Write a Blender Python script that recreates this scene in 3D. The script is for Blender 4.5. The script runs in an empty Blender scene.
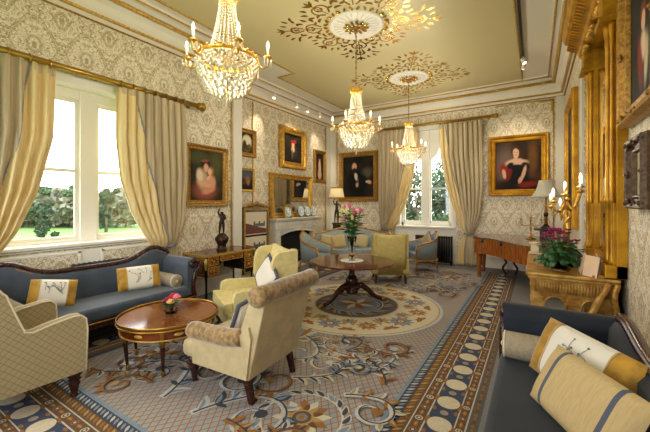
import bpy, bmesh, math, random
from mathutils import Vector, Matrix, Euler
PI = math.pi
rnd = random.Random(7)
S = bpy.context.scene
COL = S.collection
sin, cos = math.sin, math.cos

# ------------------------------------------------------------------ colours and node helpers
def lin(c):
    return tuple(((v/255)/12.92 if v/255 <= .04045 else ((v/255+.055)/1.055)**2.4) for v in c[:3]) + (1.0,)

class NT:
    def __init__(s, name, rough=.6, metal=0., spec=.5):
        s.m = bpy.data.materials.new(name); s.m.use_nodes = True
        s.t = s.m.node_tree; s.b = s.t.nodes['Principled BSDF']
        s.b.inputs['Roughness'].default_value = rough
        s.b.inputs['Metallic'].default_value = metal
        s.b.inputs['Specular IOR Level'].default_value = spec
    def n(s, ty, **kw):
        o = s.t.nodes.new(ty)
        for k, v in kw.items(): setattr(o, k, v)
        return o
    def put(s, sock, v):
        if isinstance(v, (int, float)): sock.default_value = v
        elif isinstance(v, (tuple, list)): sock.default_value = v
        else: s.t.links.new(v, sock)
    def m1(s, op, a, b=None, c=None, clamp=False):
        o = s.n('ShaderNodeMath', operation=op); o.use_clamp = clamp
        s.put(o.inputs[0], a)
        if b is not None: s.put(o.inputs[1], b)
        if c is not None: s.put(o.inputs[2], c)
        return o.outputs[0]
    def mix(s, f, a, b):
        o = s.n('ShaderNodeMix', data_type='RGBA')
        s.put(o.inputs[0], f); s.put(o.inputs[6], a); s.put(o.inputs[7], b)
        return o.outputs[2]
    def step(s, v, lo, hi, smooth=True):
        o = s.n('ShaderNodeMapRange', interpolation_type='SMOOTHSTEP' if smooth else 'LINEAR')
        s.put(o.inputs[0], v); s.put(o.inputs[1], lo); s.put(o.inputs[2], hi)
        return o.outputs[0]
    def xyz(s, v):
        o = s.n('ShaderNodeSeparateXYZ'); s.put(o.inputs[0], v); return o.outputs
    def vec(s, x, y, z=0.):
        o = s.n('ShaderNodeCombineXYZ')
        for i, q in enumerate((x, y, z)): s.put(o.inputs[i], q)
        return o.outputs[0]
    def pos(s): return s.n('ShaderNodeNewGeometry').outputs['Position']
    def obj(s): return s.n('ShaderNodeTexCoord').outputs['Object']
    def uv(s): return s.n('ShaderNodeTexCoord').outputs['UV']
    def noise(s, vec, scale, det=2., rough=.5, dist=0.):
        o = s.n('ShaderNodeTexNoise'); s.put(o.inputs['Vector'], vec)
        o.inputs['Scale'].default_value = scale; o.inputs['Detail'].default_value = det
        o.inputs['Roughness'].default_value = rough; o.inputs['Distortion'].default_value = dist
        return o.outputs[0]
    def base(s, v): s.put(s.b.inputs['Base Color'], v)
    def bump(s, h, strength=.2, dist=.01):
        o = s.n('ShaderNodeBump'); o.inputs['Strength'].default_value = strength; o.inputs['Distance'].default_value = dist
        s.put(o.inputs['Height'], h); s.t.links.new(o.outputs[0], s.b.inputs['Normal'])

def flat(name, c, rough=.6, metal=0., var=.0, scale=6., spec=.5, bump=0., bscale=60., sheen=0., c2=None, stretch=(1,1,1)):
    k = NT(name, rough, metal, spec)
    if var or c2:
        mp = k.n('ShaderNodeMapping'); k.put(mp.inputs[0], k.obj()); mp.inputs['Scale'].default_value = stretch
        f = k.noise(mp.outputs[0], scale, 4., .6)
        d = c2 or tuple(max(0, v*(1-var)) for v in c)
        k.base(k.mix(k.step(f, .35, .65), lin(c), lin(d)))
    else: k.base(lin(c))
    if bump: k.bump(k.noise(k.obj(), bscale, 3.), bump)
    if sheen:
        k.b.inputs['Sheen Weight'].default_value = sheen; k.b.inputs['Sheen Roughness'].default_value = .4
    return k.m

MT = {}
def mk(key, *a, **k): MT[key] = flat(key, *a, **k)
mk('white_paint', (238,234,222), .45)
mk('cornice_white', (236,230,216), .6)
mk('gold', (224,178,78), .32, .6, c2=(184,134,44), scale=14.)
mk('gold_bead', (222,184,92), .4, .5, c2=(184,142,58), scale=30.)
mk('gold_leaf', (198,156,74), .22, 1.)
mk('gilt_old', (186,142,62), .45, .5, c2=(138,98,38), scale=30.)
mk('gilt_mirror', (206,152,30), .38, .5, c2=(168,116,16), scale=5.)
mk('gilt_console', (206,164,84), .45, .35, c2=(160,112,44), scale=8.)
mk('brass', (176,134,58), .3, .9)
mk('carved_brown', (104,72,40), .5, .2, c2=(60,40,24), scale=30.)
mk('rod_brass', (176,140,60), .3, .85)
mk('bronze', (44,32,24), .35, .6, c2=(70,48,30), scale=20.)
mk('black_iron', (30,32,34), .45, .2)
mk('black_lacquer', (26,20,16), .25)
mk('mahogany', (66,28,18), .25, 0, c2=(36,15,10), scale=5., stretch=(8,1,8))
mk('dark_leg', (48,22,16), .3)
mk('walnut_top', (96,42,20), .1, 0, c2=(62,24,11), scale=4., stretch=(1,7,1))
mk('piano_wood', (168,98,38), .2, 0, c2=(116,60,20), scale=5., stretch=(9,9,.9))
mk('piano_lid', (140,104,70), .1, 0, c2=(88,52,26), scale=5., stretch=(1,8,1))
mk('burr_wood', (160,98,50), .18, 0, c2=(108,58,26), scale=9.)
mk('veneer_red', (128,62,26), .22, 0, c2=(84,34,14), scale=8.)
mk('blue_velvet', (62,73,88), .75, 0, var=.16, scale=5., sheen=.5)
mk('navy_velvet', (24,34,48), .8, 0, var=.15, scale=4., sheen=.15)
mk('pale_blue', (158,170,172), .8, 0, var=.1, scale=30.)
mk('seat_blue', (118,142,172), .8, 0, var=.1, scale=20.)
mk('grey_blue', (142,154,156), .8, 0, var=.08, scale=30.)
mk('mustard', (196,146,40), .7, 0, var=.22, scale=9., sheen=.4)
mk('cushion_white', (226,220,206), .85)
mk('bolster_taupe', (168,154,128), .8, 0, var=.1, scale=40.)
mk('cushion_cream', (206,186,138), .9, 0, var=.12, scale=60.)
mk('cushion_sand', (202,176,124), .85, 0, var=.06, scale=90., stretch=(1,1,.15))
mk('stripe_blue', (84,90,106), .9)
mk('thread_grey', (156,160,160), .9)
mk('yellow_fabric', (222,206,142), .8, 0, var=.07, scale=14., bump=.05)
mk('yellow_back', (204,184,112), .8, 0, var=.07, scale=14.)
mk('cream_velvet', (198,178,134), .7, 0, var=.08, scale=8., sheen=.4)
mk('plush_tan', (166,136,88), .8, 0, c2=(116,88,52), scale=22., sheen=.6, bump=.15, bscale=40.)
mk('piping_cream', (220,208,176), .7)
mk('fringe_grey', (84,88,98), .9)
mk('marble', (232,228,216), .3, 0, c2=(206,202,190), scale=3.)
mk('cream_stone', (224,208,172), .4, 0, var=.1, scale=5.)
mk('firebox_black', (14,13,12), .9)
mk('gilt_wood', (206,152,52), .4, .45, c2=(166,112,30), scale=12.)
mk('shade_cream', (228,222,204), .8)
mk('candle_wax', (240,230,205), .5)
mk('leaf_green', (58,108,44), .5, 0, c2=(32,72,28), scale=18.)
mk('leaf_dark', (52,104,46), .45, 0, c2=(26,64,28), scale=20.)
mk('stem_green', (92,132,60), .5)
mk('lily_pink', (214,110,140), .6)
mk('lily_bud', (206,214,130), .6)
mk('magenta', (176,26,98), .6, 0, var=.25, scale=40.)
mk('rose_peach', (240,190,120), .6)
mk('rose_red', (196,34,44), .6)
mk('rose_pink', (238,130,160), .6)
mk('porcelain', (236,238,238), .15)
mk('porcelain_blue', (90,150,176), .2)
mk('paper', (236,228,210), .8)
mk('paper_pink', (232,196,160), .7)
mk('print_sky', (228,214,188), .7)
mk('print_red', (110,66,54), .8)
mk('bulb_glass', (250,240,215), .3)
mk('track_white', (238,238,236), .4)
mk('picture_back', (30,24,18), .6)
mk('white_trim', (226,220,206), .5)
mk('bark', (92,80,64), .9)
mk('curtain_beige', (202,184,150), .75, 0, c2=(164,147,116), scale=2., stretch=(9,9,.25), sheen=.3)
mk('curtain_lining', (234,214,162), .75, 0, c2=(218,190,130), scale=2., stretch=(9,9,.25), sheen=.3)
mk('curtain_trim', (128,134,144), .8)

k = NT('mirror_glass', .03, 1.); k.base(lin((222,224,220))); MT['mirror'] = k.m
k = NT('clear_glass', .02); k.base((1,1,1,1)); k.b.inputs['Transmission Weight'].default_value = 1.; k.b.inputs['IOR'].default_value = 1.12; MT['glass'] = k.m
k = NT('window_pane', .0)
tr = k.n('ShaderNodeBsdfTransparent'); gl = k.n('ShaderNodeBsdfGlossy'); gl.inputs['Roughness'].default_value = .02
mxs = k.n('ShaderNodeMixShader'); mxs.inputs[0].default_value = .05
k.t.links.new(tr.outputs[0], mxs.inputs[1]); k.t.links.new(gl.outputs[0], mxs.inputs[2])
k.t.links.new(mxs.outputs[0], k.t.nodes['Material Output'].inputs[0]); MT['pane'] = k.m
k = NT('crystal', .1); k.base(lin((255,243,214))); k.b.inputs['Transmission Weight'].default_value = .3; k.b.inputs['IOR'].default_value = 1.5; MT['crystal'] = k.m
def emit(name, c, st):
    k = NT(name, .5); k.base(lin(c)); k.b.inputs['Emission Color'].default_value = lin(c); k.b.inputs['Emission Strength'].default_value = st; MT[name] = k.m
emit('bulb_lit', (255,222,160), 6.)
emit('spot_lit', (255,228,180), 12.)
k = NT('shade_lit', .8); k.base(lin((240,222,180))); k.b.inputs['Emission Color'].default_value = lin((255,220,150)); k.b.inputs['Emission Strength'].default_value = .3; MT['shade_lit'] = k.m

# wallpaper: damask of mirrored scrolls, ogee lattice and medallions
def damask(name, ground, tan, olive):
    k = NT(name, .55)
    x, y, z = k.xyz(k.pos())
    u = k.m1('DIVIDE', k.m1('ADD', x, y), .585); v = k.m1('DIVIDE', z, .84)
    cu = k.m1('COSINE', k.m1('MULTIPLY', u, 2*PI)); cv = k.m1('COSINE', k.m1('MULTIPLY', v, 2*PI)); sv = k.m1('SINE', k.m1('MULTIPLY', v, 2*PI))
    pu = k.m1('PINGPONG', u, .5)
    vec = k.vec(k.m1('MULTIPLY', pu, 5.6), k.m1('MULTIPLY', cv, 1.3), k.m1('MULTIPLY', sv, 1.3))
    n1 = k.noise(vec, 1.35, 1.0, .5, 1.9)
    n2 = k.noise(vec, 2.9, 1., .5, 1.2)
    band = k.m1('ABSOLUTE', k.m1('SUBTRACT', n1, .5))
    scroll = k.step(band, .042, .026)
    fill = k.step(n2, .55, .58)
    g = k.m1('ADD', cu, cv)
    gw = k.m1('ADD', g, k.m1('MULTIPLY', k.m1('SUBTRACT', n2, .5), .7))
    og = k.step(k.m1('ABSOLUTE', k.m1('SUBTRACT', k.m1('ABSOLUTE', gw), .16)), .09, .05)
    ag = k.m1('ABSOLUTE', g)
    med = k.m1('MULTIPLY', k.step(ag, 1.60, 1.64), k.step(ag, 1.86, 1.82))
    core = k.step(ag, 1.95, 1.965)
    c = k.mix(k.m1('MULTIPLY', fill, .32), lin(ground), lin(tan))
    c = k.mix(k.m1('MULTIPLY', scroll, .85), c, lin(tan))
    c = k.mix(k.m1('MULTIPLY', og, .7), c, lin(olive))
    c = k.mix(k.m1('MULTIPLY', med, .5), c, lin(olive))
    c = k.mix(k.m1('MULTIPLY', core, .6), c, lin(olive))
    k.base(c)
    return k.m
MT['wallpaper'] = damask('wallpaper', (241,232,210), (172,150,112), (160,136,86))

# ceiling field
k = NT('ceiling_field', .42); k.base(k.mix(k.noise(k.pos(), .8, 2.), lin((212,199,150)), lin((206,193,144)))); MT['ceiling_field'] = k.m
# carpet ground with fine trellis
def trellis(name, ground, ground2, line, s=.085, w=.10):
    k = NT(name, .95, 0, .1)
    x, y, z = k.xyz(k.pos())
    a = k.m1('PINGPONG', k.m1('DIVIDE', k.m1('ADD', k.m1('MULTIPLY', x, 1.15), k.m1('MULTIPLY', y, .85)), s), .5)
    b = k.m1('PINGPONG', k.m1('DIVIDE', k.m1('SUBTRACT', k.m1('MULTIPLY', x, 1.15), k.m1('MULTIPLY', y, .85)), s), .5)
    l = k.m1('MAXIMUM', k.step(a, w, w-.03), k.step(b, w, w-.03))
    nz = k.noise(k.pos(), 2.2, 3.)
    g = k.mix(k.step(nz, .4, .6), lin(ground), lin(ground2))
    k.base(k.mix(l, g, lin(line))); k.bump(k.noise(k.pos(), 260., 2.), .25, .004)
    return k.m
MT['carpet_field'] = trellis('carpet_field', (150,154,152), (138,146,152), (158,106,56))
def pile(name, c, var=.1):
    k = NT(name, .95, 0, .1)
    k.base(k.mix(k.noise(k.pos(), 34., 3.), lin(c), lin(tuple(v*(1-var*2) for v in c)))); k.bump(k.noise(k.pos(), 260., 2.), .25, .004)
    MT[name] = k.m
pile('pile_grey', (140,138,136)); pile('pile_navy', (74,84,106)); pile('pile_cream', (222,208,178)); pile('pile_orange', (162,112,62))
pile('pile_brown', (116,88,60)); pile('pile_white', (204,200,192)); pile('pile_charcoal', (76,78,86)); pile('pile_sky', (138,152,166)); pile('pile_tan', (186,152,100)); pile('pile_dark', (108,102,96))
# checked cloth of the front armchair (diagonal check)
k = NT('check_cloth', .85, 0, .2)
x, y, z = k.xyz(k.obj())
hh = k.m1('ADD', x, y)
a = k.m1('PINGPONG', k.m1('DIVIDE', k.m1('ADD', hh, z), .058), .5); b = k.m1('PINGPONG', k.m1('DIVIDE', k.m1('SUBTRACT', hh, z), .058), .5)
l = k.m1('MAXIMUM', k.step(a, .06, .03), k.step(b, .06, .03))
k.base(k.mix(k.m1('MULTIPLY', l, .75), k.mix(k.noise(k.obj(), 3., 2.), lin((180,164,126)), lin((168,152,116))), lin((112,96,72)))); MT['check_cloth'] = k.m
# parquet table top: quartered burr with cross veneer
k = NT('parquet_top', .12)
x, y, z = k.xyz(k.obj())
st = k.m1('PINGPONG', k.m1('DIVIDE', k.m1('ADD', x, y), .05), .5)
ck = k.m1('MULTIPLY', k.m1('SIGN', x), k.m1('SIGN', y))
g = k.noise(k.obj(), 22., 4., .6, 1.5)
k.base(k.mix(k.step(ck, -.2, .2), k.mix(g, lin((140,80,40)), lin((78,38,18))), k.mix(g, lin((112,58,28)), lin((156,100,56))))); MT['parquet_top'] = k.m
# boulle panels: red and gilt arabesques
k = NT('boulle', .25); n_ = k.noise(k.obj(), 16., 1., .5, 2.)
k.base(k.mix(k.step(k.m1('ABSOLUTE', k.m1('SUBTRACT', n_, .5)), .06, .03), lin((96,36,18)), lin((196,140,56)))); MT['boulle'] = k.m
# striped damask lining of plate etc
k = NT('plate_pattern', .15); n_ = k.noise(k.obj(), 26., 2.)
k.base(k.mix(k.step(n_, .5, .55), lin((238,240,240)), lin((110,170,190)))); MT['plate_pattern'] = k.m
# lawn, foliage
k = NT('lawn', .9); k.base(k.mix(k.noise(k.pos(), .35, 4.), lin((92,138,54)), lin((78,124,46)))); MT['lawn'] = k.m
for nm, c, d in (('foliage_dark', (44,68,42), (28,50,32)), ('foliage_mid', (74,98,62), (52,78,46)), ('foliage_bare', (112,112,92), (92,94,76))):
    mk(nm, c, .8, 0, c2=d, scale=2.)

# ------------------------------------------------------------------ mesh builder
class MB:
    def __init__(s): s.v=[]; s.f=[]; s.m=[]; s.sm=[]; s.uv={}; s.xf=None
    def add(s, vs, fs, m=0, sm=False, uv=None):
        o = len(s.v)
        if s.xf: vs = [s.xf @ Vector(p) for p in vs]
        s.v += [tuple(p) for p in vs]
        for i, f in enumerate(fs):
            if uv: s.uv[len(s.f)] = uv[i]
            s.f.append([q+o for q in f]); s.m.append(m); s.sm.append(sm)
        return s
    def box(s, c, d, m=0, rz=0., sm=False, R=None):
        hx, hy, hz = d[0]/2, d[1]/2, d[2]/2
        R = R or Matrix.Rotation(rz, 3, 'Z'); c = Vector(c)
        vs = [c + R @ Vector((x*hx, y*hy, z*hz)) for z in (-1,1) for x, y in ((-1,-1),(1,-1),(1,1),(-1,1))]
        return s.add(vs, [(3,2,1,0),(4,5,6,7),(0,1,5,4),(1,2,6,5),(2,3,7,6),(3,0,4,7)], m, sm)
    def bb(s, x0, x1, y0, y1, z0, z1, m=0):
        return s.box(((x0+x1)/2,(y0+y1)/2,(z0+z1)/2), (abs(x1-x0),abs(y1-y0),abs(z1-z0)), m)
    def tube(s, pts, r, n=8, m=0, sm=True, cap=True, flat=1., closed=False):
        pts = [Vector(p) for p in pts]; N = len(pts)
        rs = r if isinstance(r, (list, tuple)) else [r]*N
        vs, fs = [], []; up = None
        for i, p in enumerate(pts):
            if closed: t = pts[(i+1) % N] - pts[i-1]
            else: t = pts[min(i+1, N-1)] - pts[max(i-1, 0)]
            if t.length < 1e-9: t = Vector((0,0,1))
            t.normalize()
            if up is None:
                up = Vector((0,0,1)) if abs(t.z) < .9 else Vector((1,0,0))
            a = t.cross(up)
            if a.length < 1e-6: a = t.orthogonal()
            a.normalize(); b = a.cross(t).normalized(); up = b
            for j in range(n):
                w = 2*PI*j/n; vs.append(p + a*(cos(w)*rs[i]) + b*(sin(w)*rs[i]*flat))
        for i in range(N if closed else N-1):
            for j in range(n):
                k2 = (i+1) % N
                fs.append((i*n+j, i*n+(j+1)%n, k2*n+(j+1)%n, k2*n+j))
        if cap and not closed: fs += [tuple(range(n))[::-1], tuple((N-1)*n+j for j in range(n))]
        return s.add(vs, fs, m, sm)
    def lathe(s, prof, c=(0,0,0), n=20, m=0, sm=True, axis='z', sx=1., sy=1., a0=0., a1=2*PI):
        full = abs(a1-a0-2*PI) < 1e-6; vs, fs = [], []; K = n if full else n+1
        for r, z in prof:
            for j in range(K):
                w = a0+(a1-a0)*j/n; p = (r*cos(w)*sx, r*sin(w)*sy, z)
                if axis == 'x': p = (p[2], p[0], p[1])
                if axis == 'y': p = (p[0], p[2], p[1])
                vs.append(Vector(c)+Vector(p))
        for i in range(len(prof)-1):
            for j in range(n if full else n):
                j2 = (j+1) % K if full else j+1
                fs.append((i*K+j, i*K+j2, (i+1)*K+j2, (i+1)*K+j))
        N_ = len(prof)
        if N_ > 2 and math.hypot(prof[0][0]-prof[-1][0], prof[0][1]-prof[-1][1]) < .35*prof[0][0]:     # closed ring
            for j in range(n):
                j2 = (j+1) % K if full else j+1
                fs.append(((N_-1)*K+j, (N_-1)*K+j2, j2, j))
        elif full:
            if prof[0][0] > 1e-5: fs.append(tuple(range(K))[::-1])
            if prof[-1][0] > 1e-5: fs.append(tuple((N_-1)*K+j for j in range(K)))
        return s.add(vs, fs, m, sm)
    def ell(s, c, r, n=10, m=0, R=None):
        if isinstance(r, (int, float)): r = (r,r,r)
        k = max(4, n//2+1); vs, fs = [], []; R = R or Matrix.Identity(3)
        for i in range(k+1):
            a = PI*i/k
            for j in range(n):
                w = 2*PI*j/n
                vs.append(Vector(c)+R @ Vector((r[0]*sin(a)*cos(w), r[1]*sin(a)*sin(w), r[2]*cos(a))))
        for i in range(k):
            for j in range(n): fs.append((i*n+j, (i+1)*n+j, (i+1)*n+(j+1)%n, i*n+(j+1)%n))
        return s.add(vs, fs, m, True)
    def prism(s, poly, lo, hi, axis='z', m=0, sm=False, mcap=None):
        def P(a, b, h): return {'z': (a,b,h), 'y': (a,h,b), 'x': (h,a,b)}[axis]
        n = len(poly)
        vs = [P(a,b,lo) for a, b in poly] + [P(a,b,hi) for a, b in poly]
        s.add(vs, [(i,(i+1)%n,n+(i+1)%n,n+i) for i in range(n)], m, sm)
        mc = m if mcap is None else mcap
        return s.add(vs, [tuple(range(n))[::-1], tuple(range(n,2*n))], mc, False)
    def loft(s, secs, m=0, sm=True, closed=True, cap=True):
        n = len(secs[0]); vs = [p for q in secs for p in q]; fs = []
        for i in range(len(secs)-1):
            for j in range(n if closed else n-1):
                fs.append((i*n+j, i*n+(j+1)%n, (i+1)*n+(j+1)%n, (i+1)*n+j))
        if cap and closed: fs += [tuple(range(n))[::-1], tuple((len(secs)-1)*n+j for j in range(n))]
        return s.add(vs, fs, m, sm)
    def grid(s, fn, nu, nv, m=0, sm=True, mf=None, uv=False):
        vs = [fn(i/nu, j/nv) for j in range(nv+1) for i in range(nu+1)]
        for j in range(nv):
            for i in range(nu): pass
        if mf is None:
            fs = [(j*(nu+1)+i, j*(nu+1)+i+1, (j+1)*(nu+1)+i+1, (j+1)*(nu+1)+i) for j in range(nv) for i in range(nu)]
            return s.add(vs, fs, m, sm)
        o = len(s.v); s.add(vs, [])
        for j in range(nv):
            for i in range(nu):
                s.f.append([o+q for q in (j*(nu+1)+i, j*(nu+1)+i+1, (j+1)*(nu+1)+i+1, (j+1)*(nu+1)+i)]); s.m.append(mf((i+.5)/nu, (j+.5)/nv)); s.sm.append(sm)
        return s
    def build(s, name, mats, parent=None, bevel=0., seg=3, sub=0, label=None, smooth=None, solid=0.):
        if isinstance(mats, str): mats = [mats]
        me = bpy.data.meshes.new(name); me.from_pydata(s.v, [], s.f)
        for q in mats: me.materials.append(MT[q] if isinstance(q, str) else q)
        me.polygons.foreach_set('material_index', s.m)
        me.polygons.foreach_set('use_smooth', [True]*len(s.f) if (smooth or bevel) else s.sm)
        if s.uv:
            ul = me.uv_layers.new(name='UVMap')
            for fi, cs in s.uv.items():
                for li, c in zip(me.polygons[fi].loop_indices, cs): ul.data[li].uv = c
        bm = bmesh.new(); bm.from_mesh(me); bmesh.ops.recalc_face_normals(bm, faces=bm.faces); bm.to_mesh(me); bm.free()
        o = bpy.data.objects.new(name, me); COL.objects.link(o)
        if parent: o.parent = parent
        if bevel:
            b = o.modifiers.new('bevel', 'BEVEL'); b.width = bevel; b.segments = seg; b.limit_method = 'ANGLE'; b.angle_limit = math.radians(40); b.harden_normals = False
            w = o.modifiers.new('wn', 'WEIGHTED_NORMAL'); w.keep_sharp = True
        if sub:
            q = o.modifiers.new('sub', 'SUBSURF'); q.levels = sub; q.render_levels = sub
        if solid:
            q = o.modifiers.new('solid', 'SOLIDIFY'); q.thickness = solid; q.offset = 0
        if label: o['label'] = label
        return o

def tag(o, label, cat, group=None):
    o['label'] = label; o['category'] = cat
    if group: o['group'] = group
    return o
def struct(o): o['kind'] = 'structure'; return o
def thing(name, label, cat, loc, rz=0., group=None):
    o = bpy.data.objects.new(name, None); COL.objects.link(o); o.location = loc; o.rotation_euler = (0,0,rz); o.empty_display_size = .1
    return tag(o, label, cat, group)
def copy_tree(o, parent=None):
    c = o.copy(); COL.objects.link(c)
    if parent: c.parent = parent
    for ch in list(o.children): copy_tree(ch, c)
    return c
def face(fx, fy): return math.atan2(fx, -fy)    # turn so local -y looks along (fx, fy)
def lerp(a, b, t): return a+(b-a)*t
def interp(pts, t):
    for (t0, v0), (t1, v1) in zip(pts, pts[1:]):
        if t <= t1:
            q = (t-t0)/(t1-t0) if t1 > t0 else 0; q = max(0, min(1, q)); return v0+(v1-v0)*q
    return pts[-1][1]
def spline(pts, n=6):
    pts = [Vector(p) for p in pts]; out = []
    for i in range(len(pts)-1):
        p0 = pts[max(i-1,0)]; p1 = pts[i]; p2 = pts[i+1]; p3 = pts[min(i+2, len(pts)-1)]
        for j in range(n):
            t = j/n
            out.append(.5*((2*p1)+(p2-p0)*t+(2*p0-5*p1+4*p2-p3)*t*t+(3*p1-p0-3*p2+p3)*t**3))
    out.append(pts[-1]); return out

# flat ornament helpers: ribbons, leaves, scrolls drawn on a horizontal plane at height z
class Orn:
    def __init__(s, mb, sign=1.): s.mb = mb; s.k = 0; s.sign = sign; s.mir = None
    def z(s, z0): s.k += 1; return z0 + s.sign*(.0004 + s.k*.000012)
    def ribbon(s, pts, w, m, z0):
        z = s.z(z0); n = len(pts); L, Rr = [], []
        for i, (x, y) in enumerate(pts):
            a = pts[max(i-1,0)]; b = pts[min(i+1,n-1)]; dx, dy = b[0]-a[0], b[1]-a[1]; d = math.hypot(dx,dy) or 1
            ww = w(i/(n-1)) if callable(w) else w
            L.append((x-dy/d*ww/2, y+dx/d*ww/2, z)); Rr.append((x+dy/d*ww/2, y-dx/d*ww/2, z))
        s.mb.add(L+Rr, [(i, i+1, n+i+1, n+i) for i in range(n-1)], m)
    def poly(s, pts, m, z0):
        z = s.z(z0); s.mb.add([(x,y,z) for x, y in pts], [tuple(range(len(pts)))], m)
    def disc(s, c, r, m, z0, n=24, ry=None):
        s.poly([(c[0]+r*cos(2*PI*i/n), c[1]+(ry or r)*sin(2*PI*i/n)) for i in range(n)], m, z0)
    def ring(s, c, r0, r1, m, z0, n=48):
        z = s.z(z0); vs = [(c[0]+r*cos(2*PI*i/n), c[1]+r*sin(2*PI*i/n), z) for r in (r0,r1) for i in range(n)]
        s.mb.add(vs, [(i,(i+1)%n,n+(i+1)%n,n+i) for i in range(n)], m)
    def leaf(s, p, ang, l, w, m, z0, bend=.0):
        pts = []
        for i in range(9):
            t = i/8; ww = w*sin(PI*min(1,t**.8))*.5; a = ang+bend*t
            pts.append((t, ww, a))
        cur = [p[0], p[1]]; line = []
        for i in range(9):
            a = pts[i][2]; line.append((cur[0], cur[1], a, pts[i][1])); cur[0] += cos(a)*l/8; cur[1] += sin(a)*l/8
        P = [(x-sin(a)*h, y+cos(a)*h) for x, y, a, h in line] + [(x+sin(a)*h, y-cos(a)*h) for x, y, a, h in line[1:-1]][::-1]
        s.poly(P, m, z0)
    def scroll(s, p, ang, r, turns, hand, w, m, leafm, z0, lead=.6, nl=6, ll=.16, lw=.38, vein=None):
        # a stem that runs from p along ang, then curls in a spiral; acanthus leaves on its outside
        pts = []; x, y, a = p[0], p[1], ang; st = .02
        for i in range(int(lead/st)):
            a += hand*st*.5/r*.55; x += cos(a)*st; y += sin(a)*st; pts.append((x,y,a))
        tot = turns*2*PI; q = 0
        while q < tot:
            rr = r*(1-.75*q/tot); da = st/rr; a += hand*da; q += da; x += cos(a)*st; y += sin(a)*st; pts.append((x,y,a))
        n = len(pts)
        s.ribbon([(a_,b_) for a_,b_,_ in pts], lambda t: w*(1.15-.6*t), m, z0)
        s.disc((x,y), w*.9, leafm, z0, 12)
        for i in range(nl):
            j = int((i+.5)/nl*n*.62); a_ = pts[j][2]
            s.leaf(pts[j][:2], a_-hand*.55, ll*(1-.4*i/nl), ll*lw, leafm if i % 2 else m, z0, -hand*.9)
            if vein is not None and ll > .13: s.leaf(pts[j][:2], a_-hand*.6, ll*.8*(1-.4*i/nl), ll*lw*.45, vein, z0, -hand*.9)
            if i % 2 and i < nl/2: s.leaf(pts[j][:2], a_+hand*.6, ll*.6, ll*lw*.6, leafm, z0, hand*.8)
        return pts
# ------------------------------------------------------------------ room shell
XL, XF, YB, XR, XR2, ZC, YN, JOG = -5.4, -6.1, 10.0, .78, .62, 4.85, -.7, 5.1
W1 = (1.12, 3.42, 1.19, 3.40)      # left window opening: y0, y1, z0, z1
W2 = (-3.55, -2.02, 1.06, 3.95)    # end window opening: x0, x1, z0, z1
cx, cy = -2.63, 5.17

mb = MB(); mb.bb(-6.6, 1.2, -1.1, 10.4, -.12, -.012)
struct(mb.build('floor', 'pile_dark'))

def wall_x(name, x0, x1, y0, y1, op=None):          # wall running along y
    mb = MB()
    if op:
        a, b, c, d = op
        mb.bb(x0,x1,y0,a,0,ZC); mb.bb(x0,x1,b,y1,0,ZC); mb.bb(x0,x1,a,b,0,c); mb.bb(x0,x1,a,b,d,ZC)
    else: mb.bb(x0,x1,y0,y1,0,ZC)
    return struct(mb.build(name, 'wallpaper'))
wall_x('wall_left', XL-.35, XL, YN, JOG, W1)
mb = MB(); mb.bb(XF-.3, XF, JOG-.0, YB, 0, ZC); mb.bb(XF-.3, XL-.35, JOG-.35, JOG, 0, ZC)
struct(mb.build('wall_left_recess', 'wallpaper'))
mb = MB()
a, b, c, d = W2
mb.bb(XF-.3, a, YB, YB+.35, 0, ZC); mb.bb(b, 1.1, YB, YB+.35, 0, ZC); mb.bb(a, b, YB, YB+.35, 0, c); mb.bb(a, b, YB, YB+.35, d, ZC)
struct(mb.build('wall_end', 'wallpaper'))
mb = MB(); mb.bb(XR, XR+.3, YN, 6.28, 0, ZC); mb.bb(XR2, XR+.3, 6.28, YB, 0, ZC)
struct(mb.build('wall_right', 'wallpaper'))
mb = MB()
ops = [(-4.7,-3.1), (-2.1,-.5)]  # two unseen openings added behind the camera to let in fill daylight
xs = [XL-.35] + [q for o in ops for q in o] + [XR+.3]
for i in range(0, len(xs), 2): mb.bb(xs[i], xs[i+1], YN-.3, YN, 0, ZC)
for o in ops: mb.bb(o[0], o[1], YN-.3, YN, 0, .7); mb.bb(o[0], o[1], YN-.3, YN, 3.6, ZC)
struct(mb.build('wall_near', 'wallpaper'))

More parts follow.
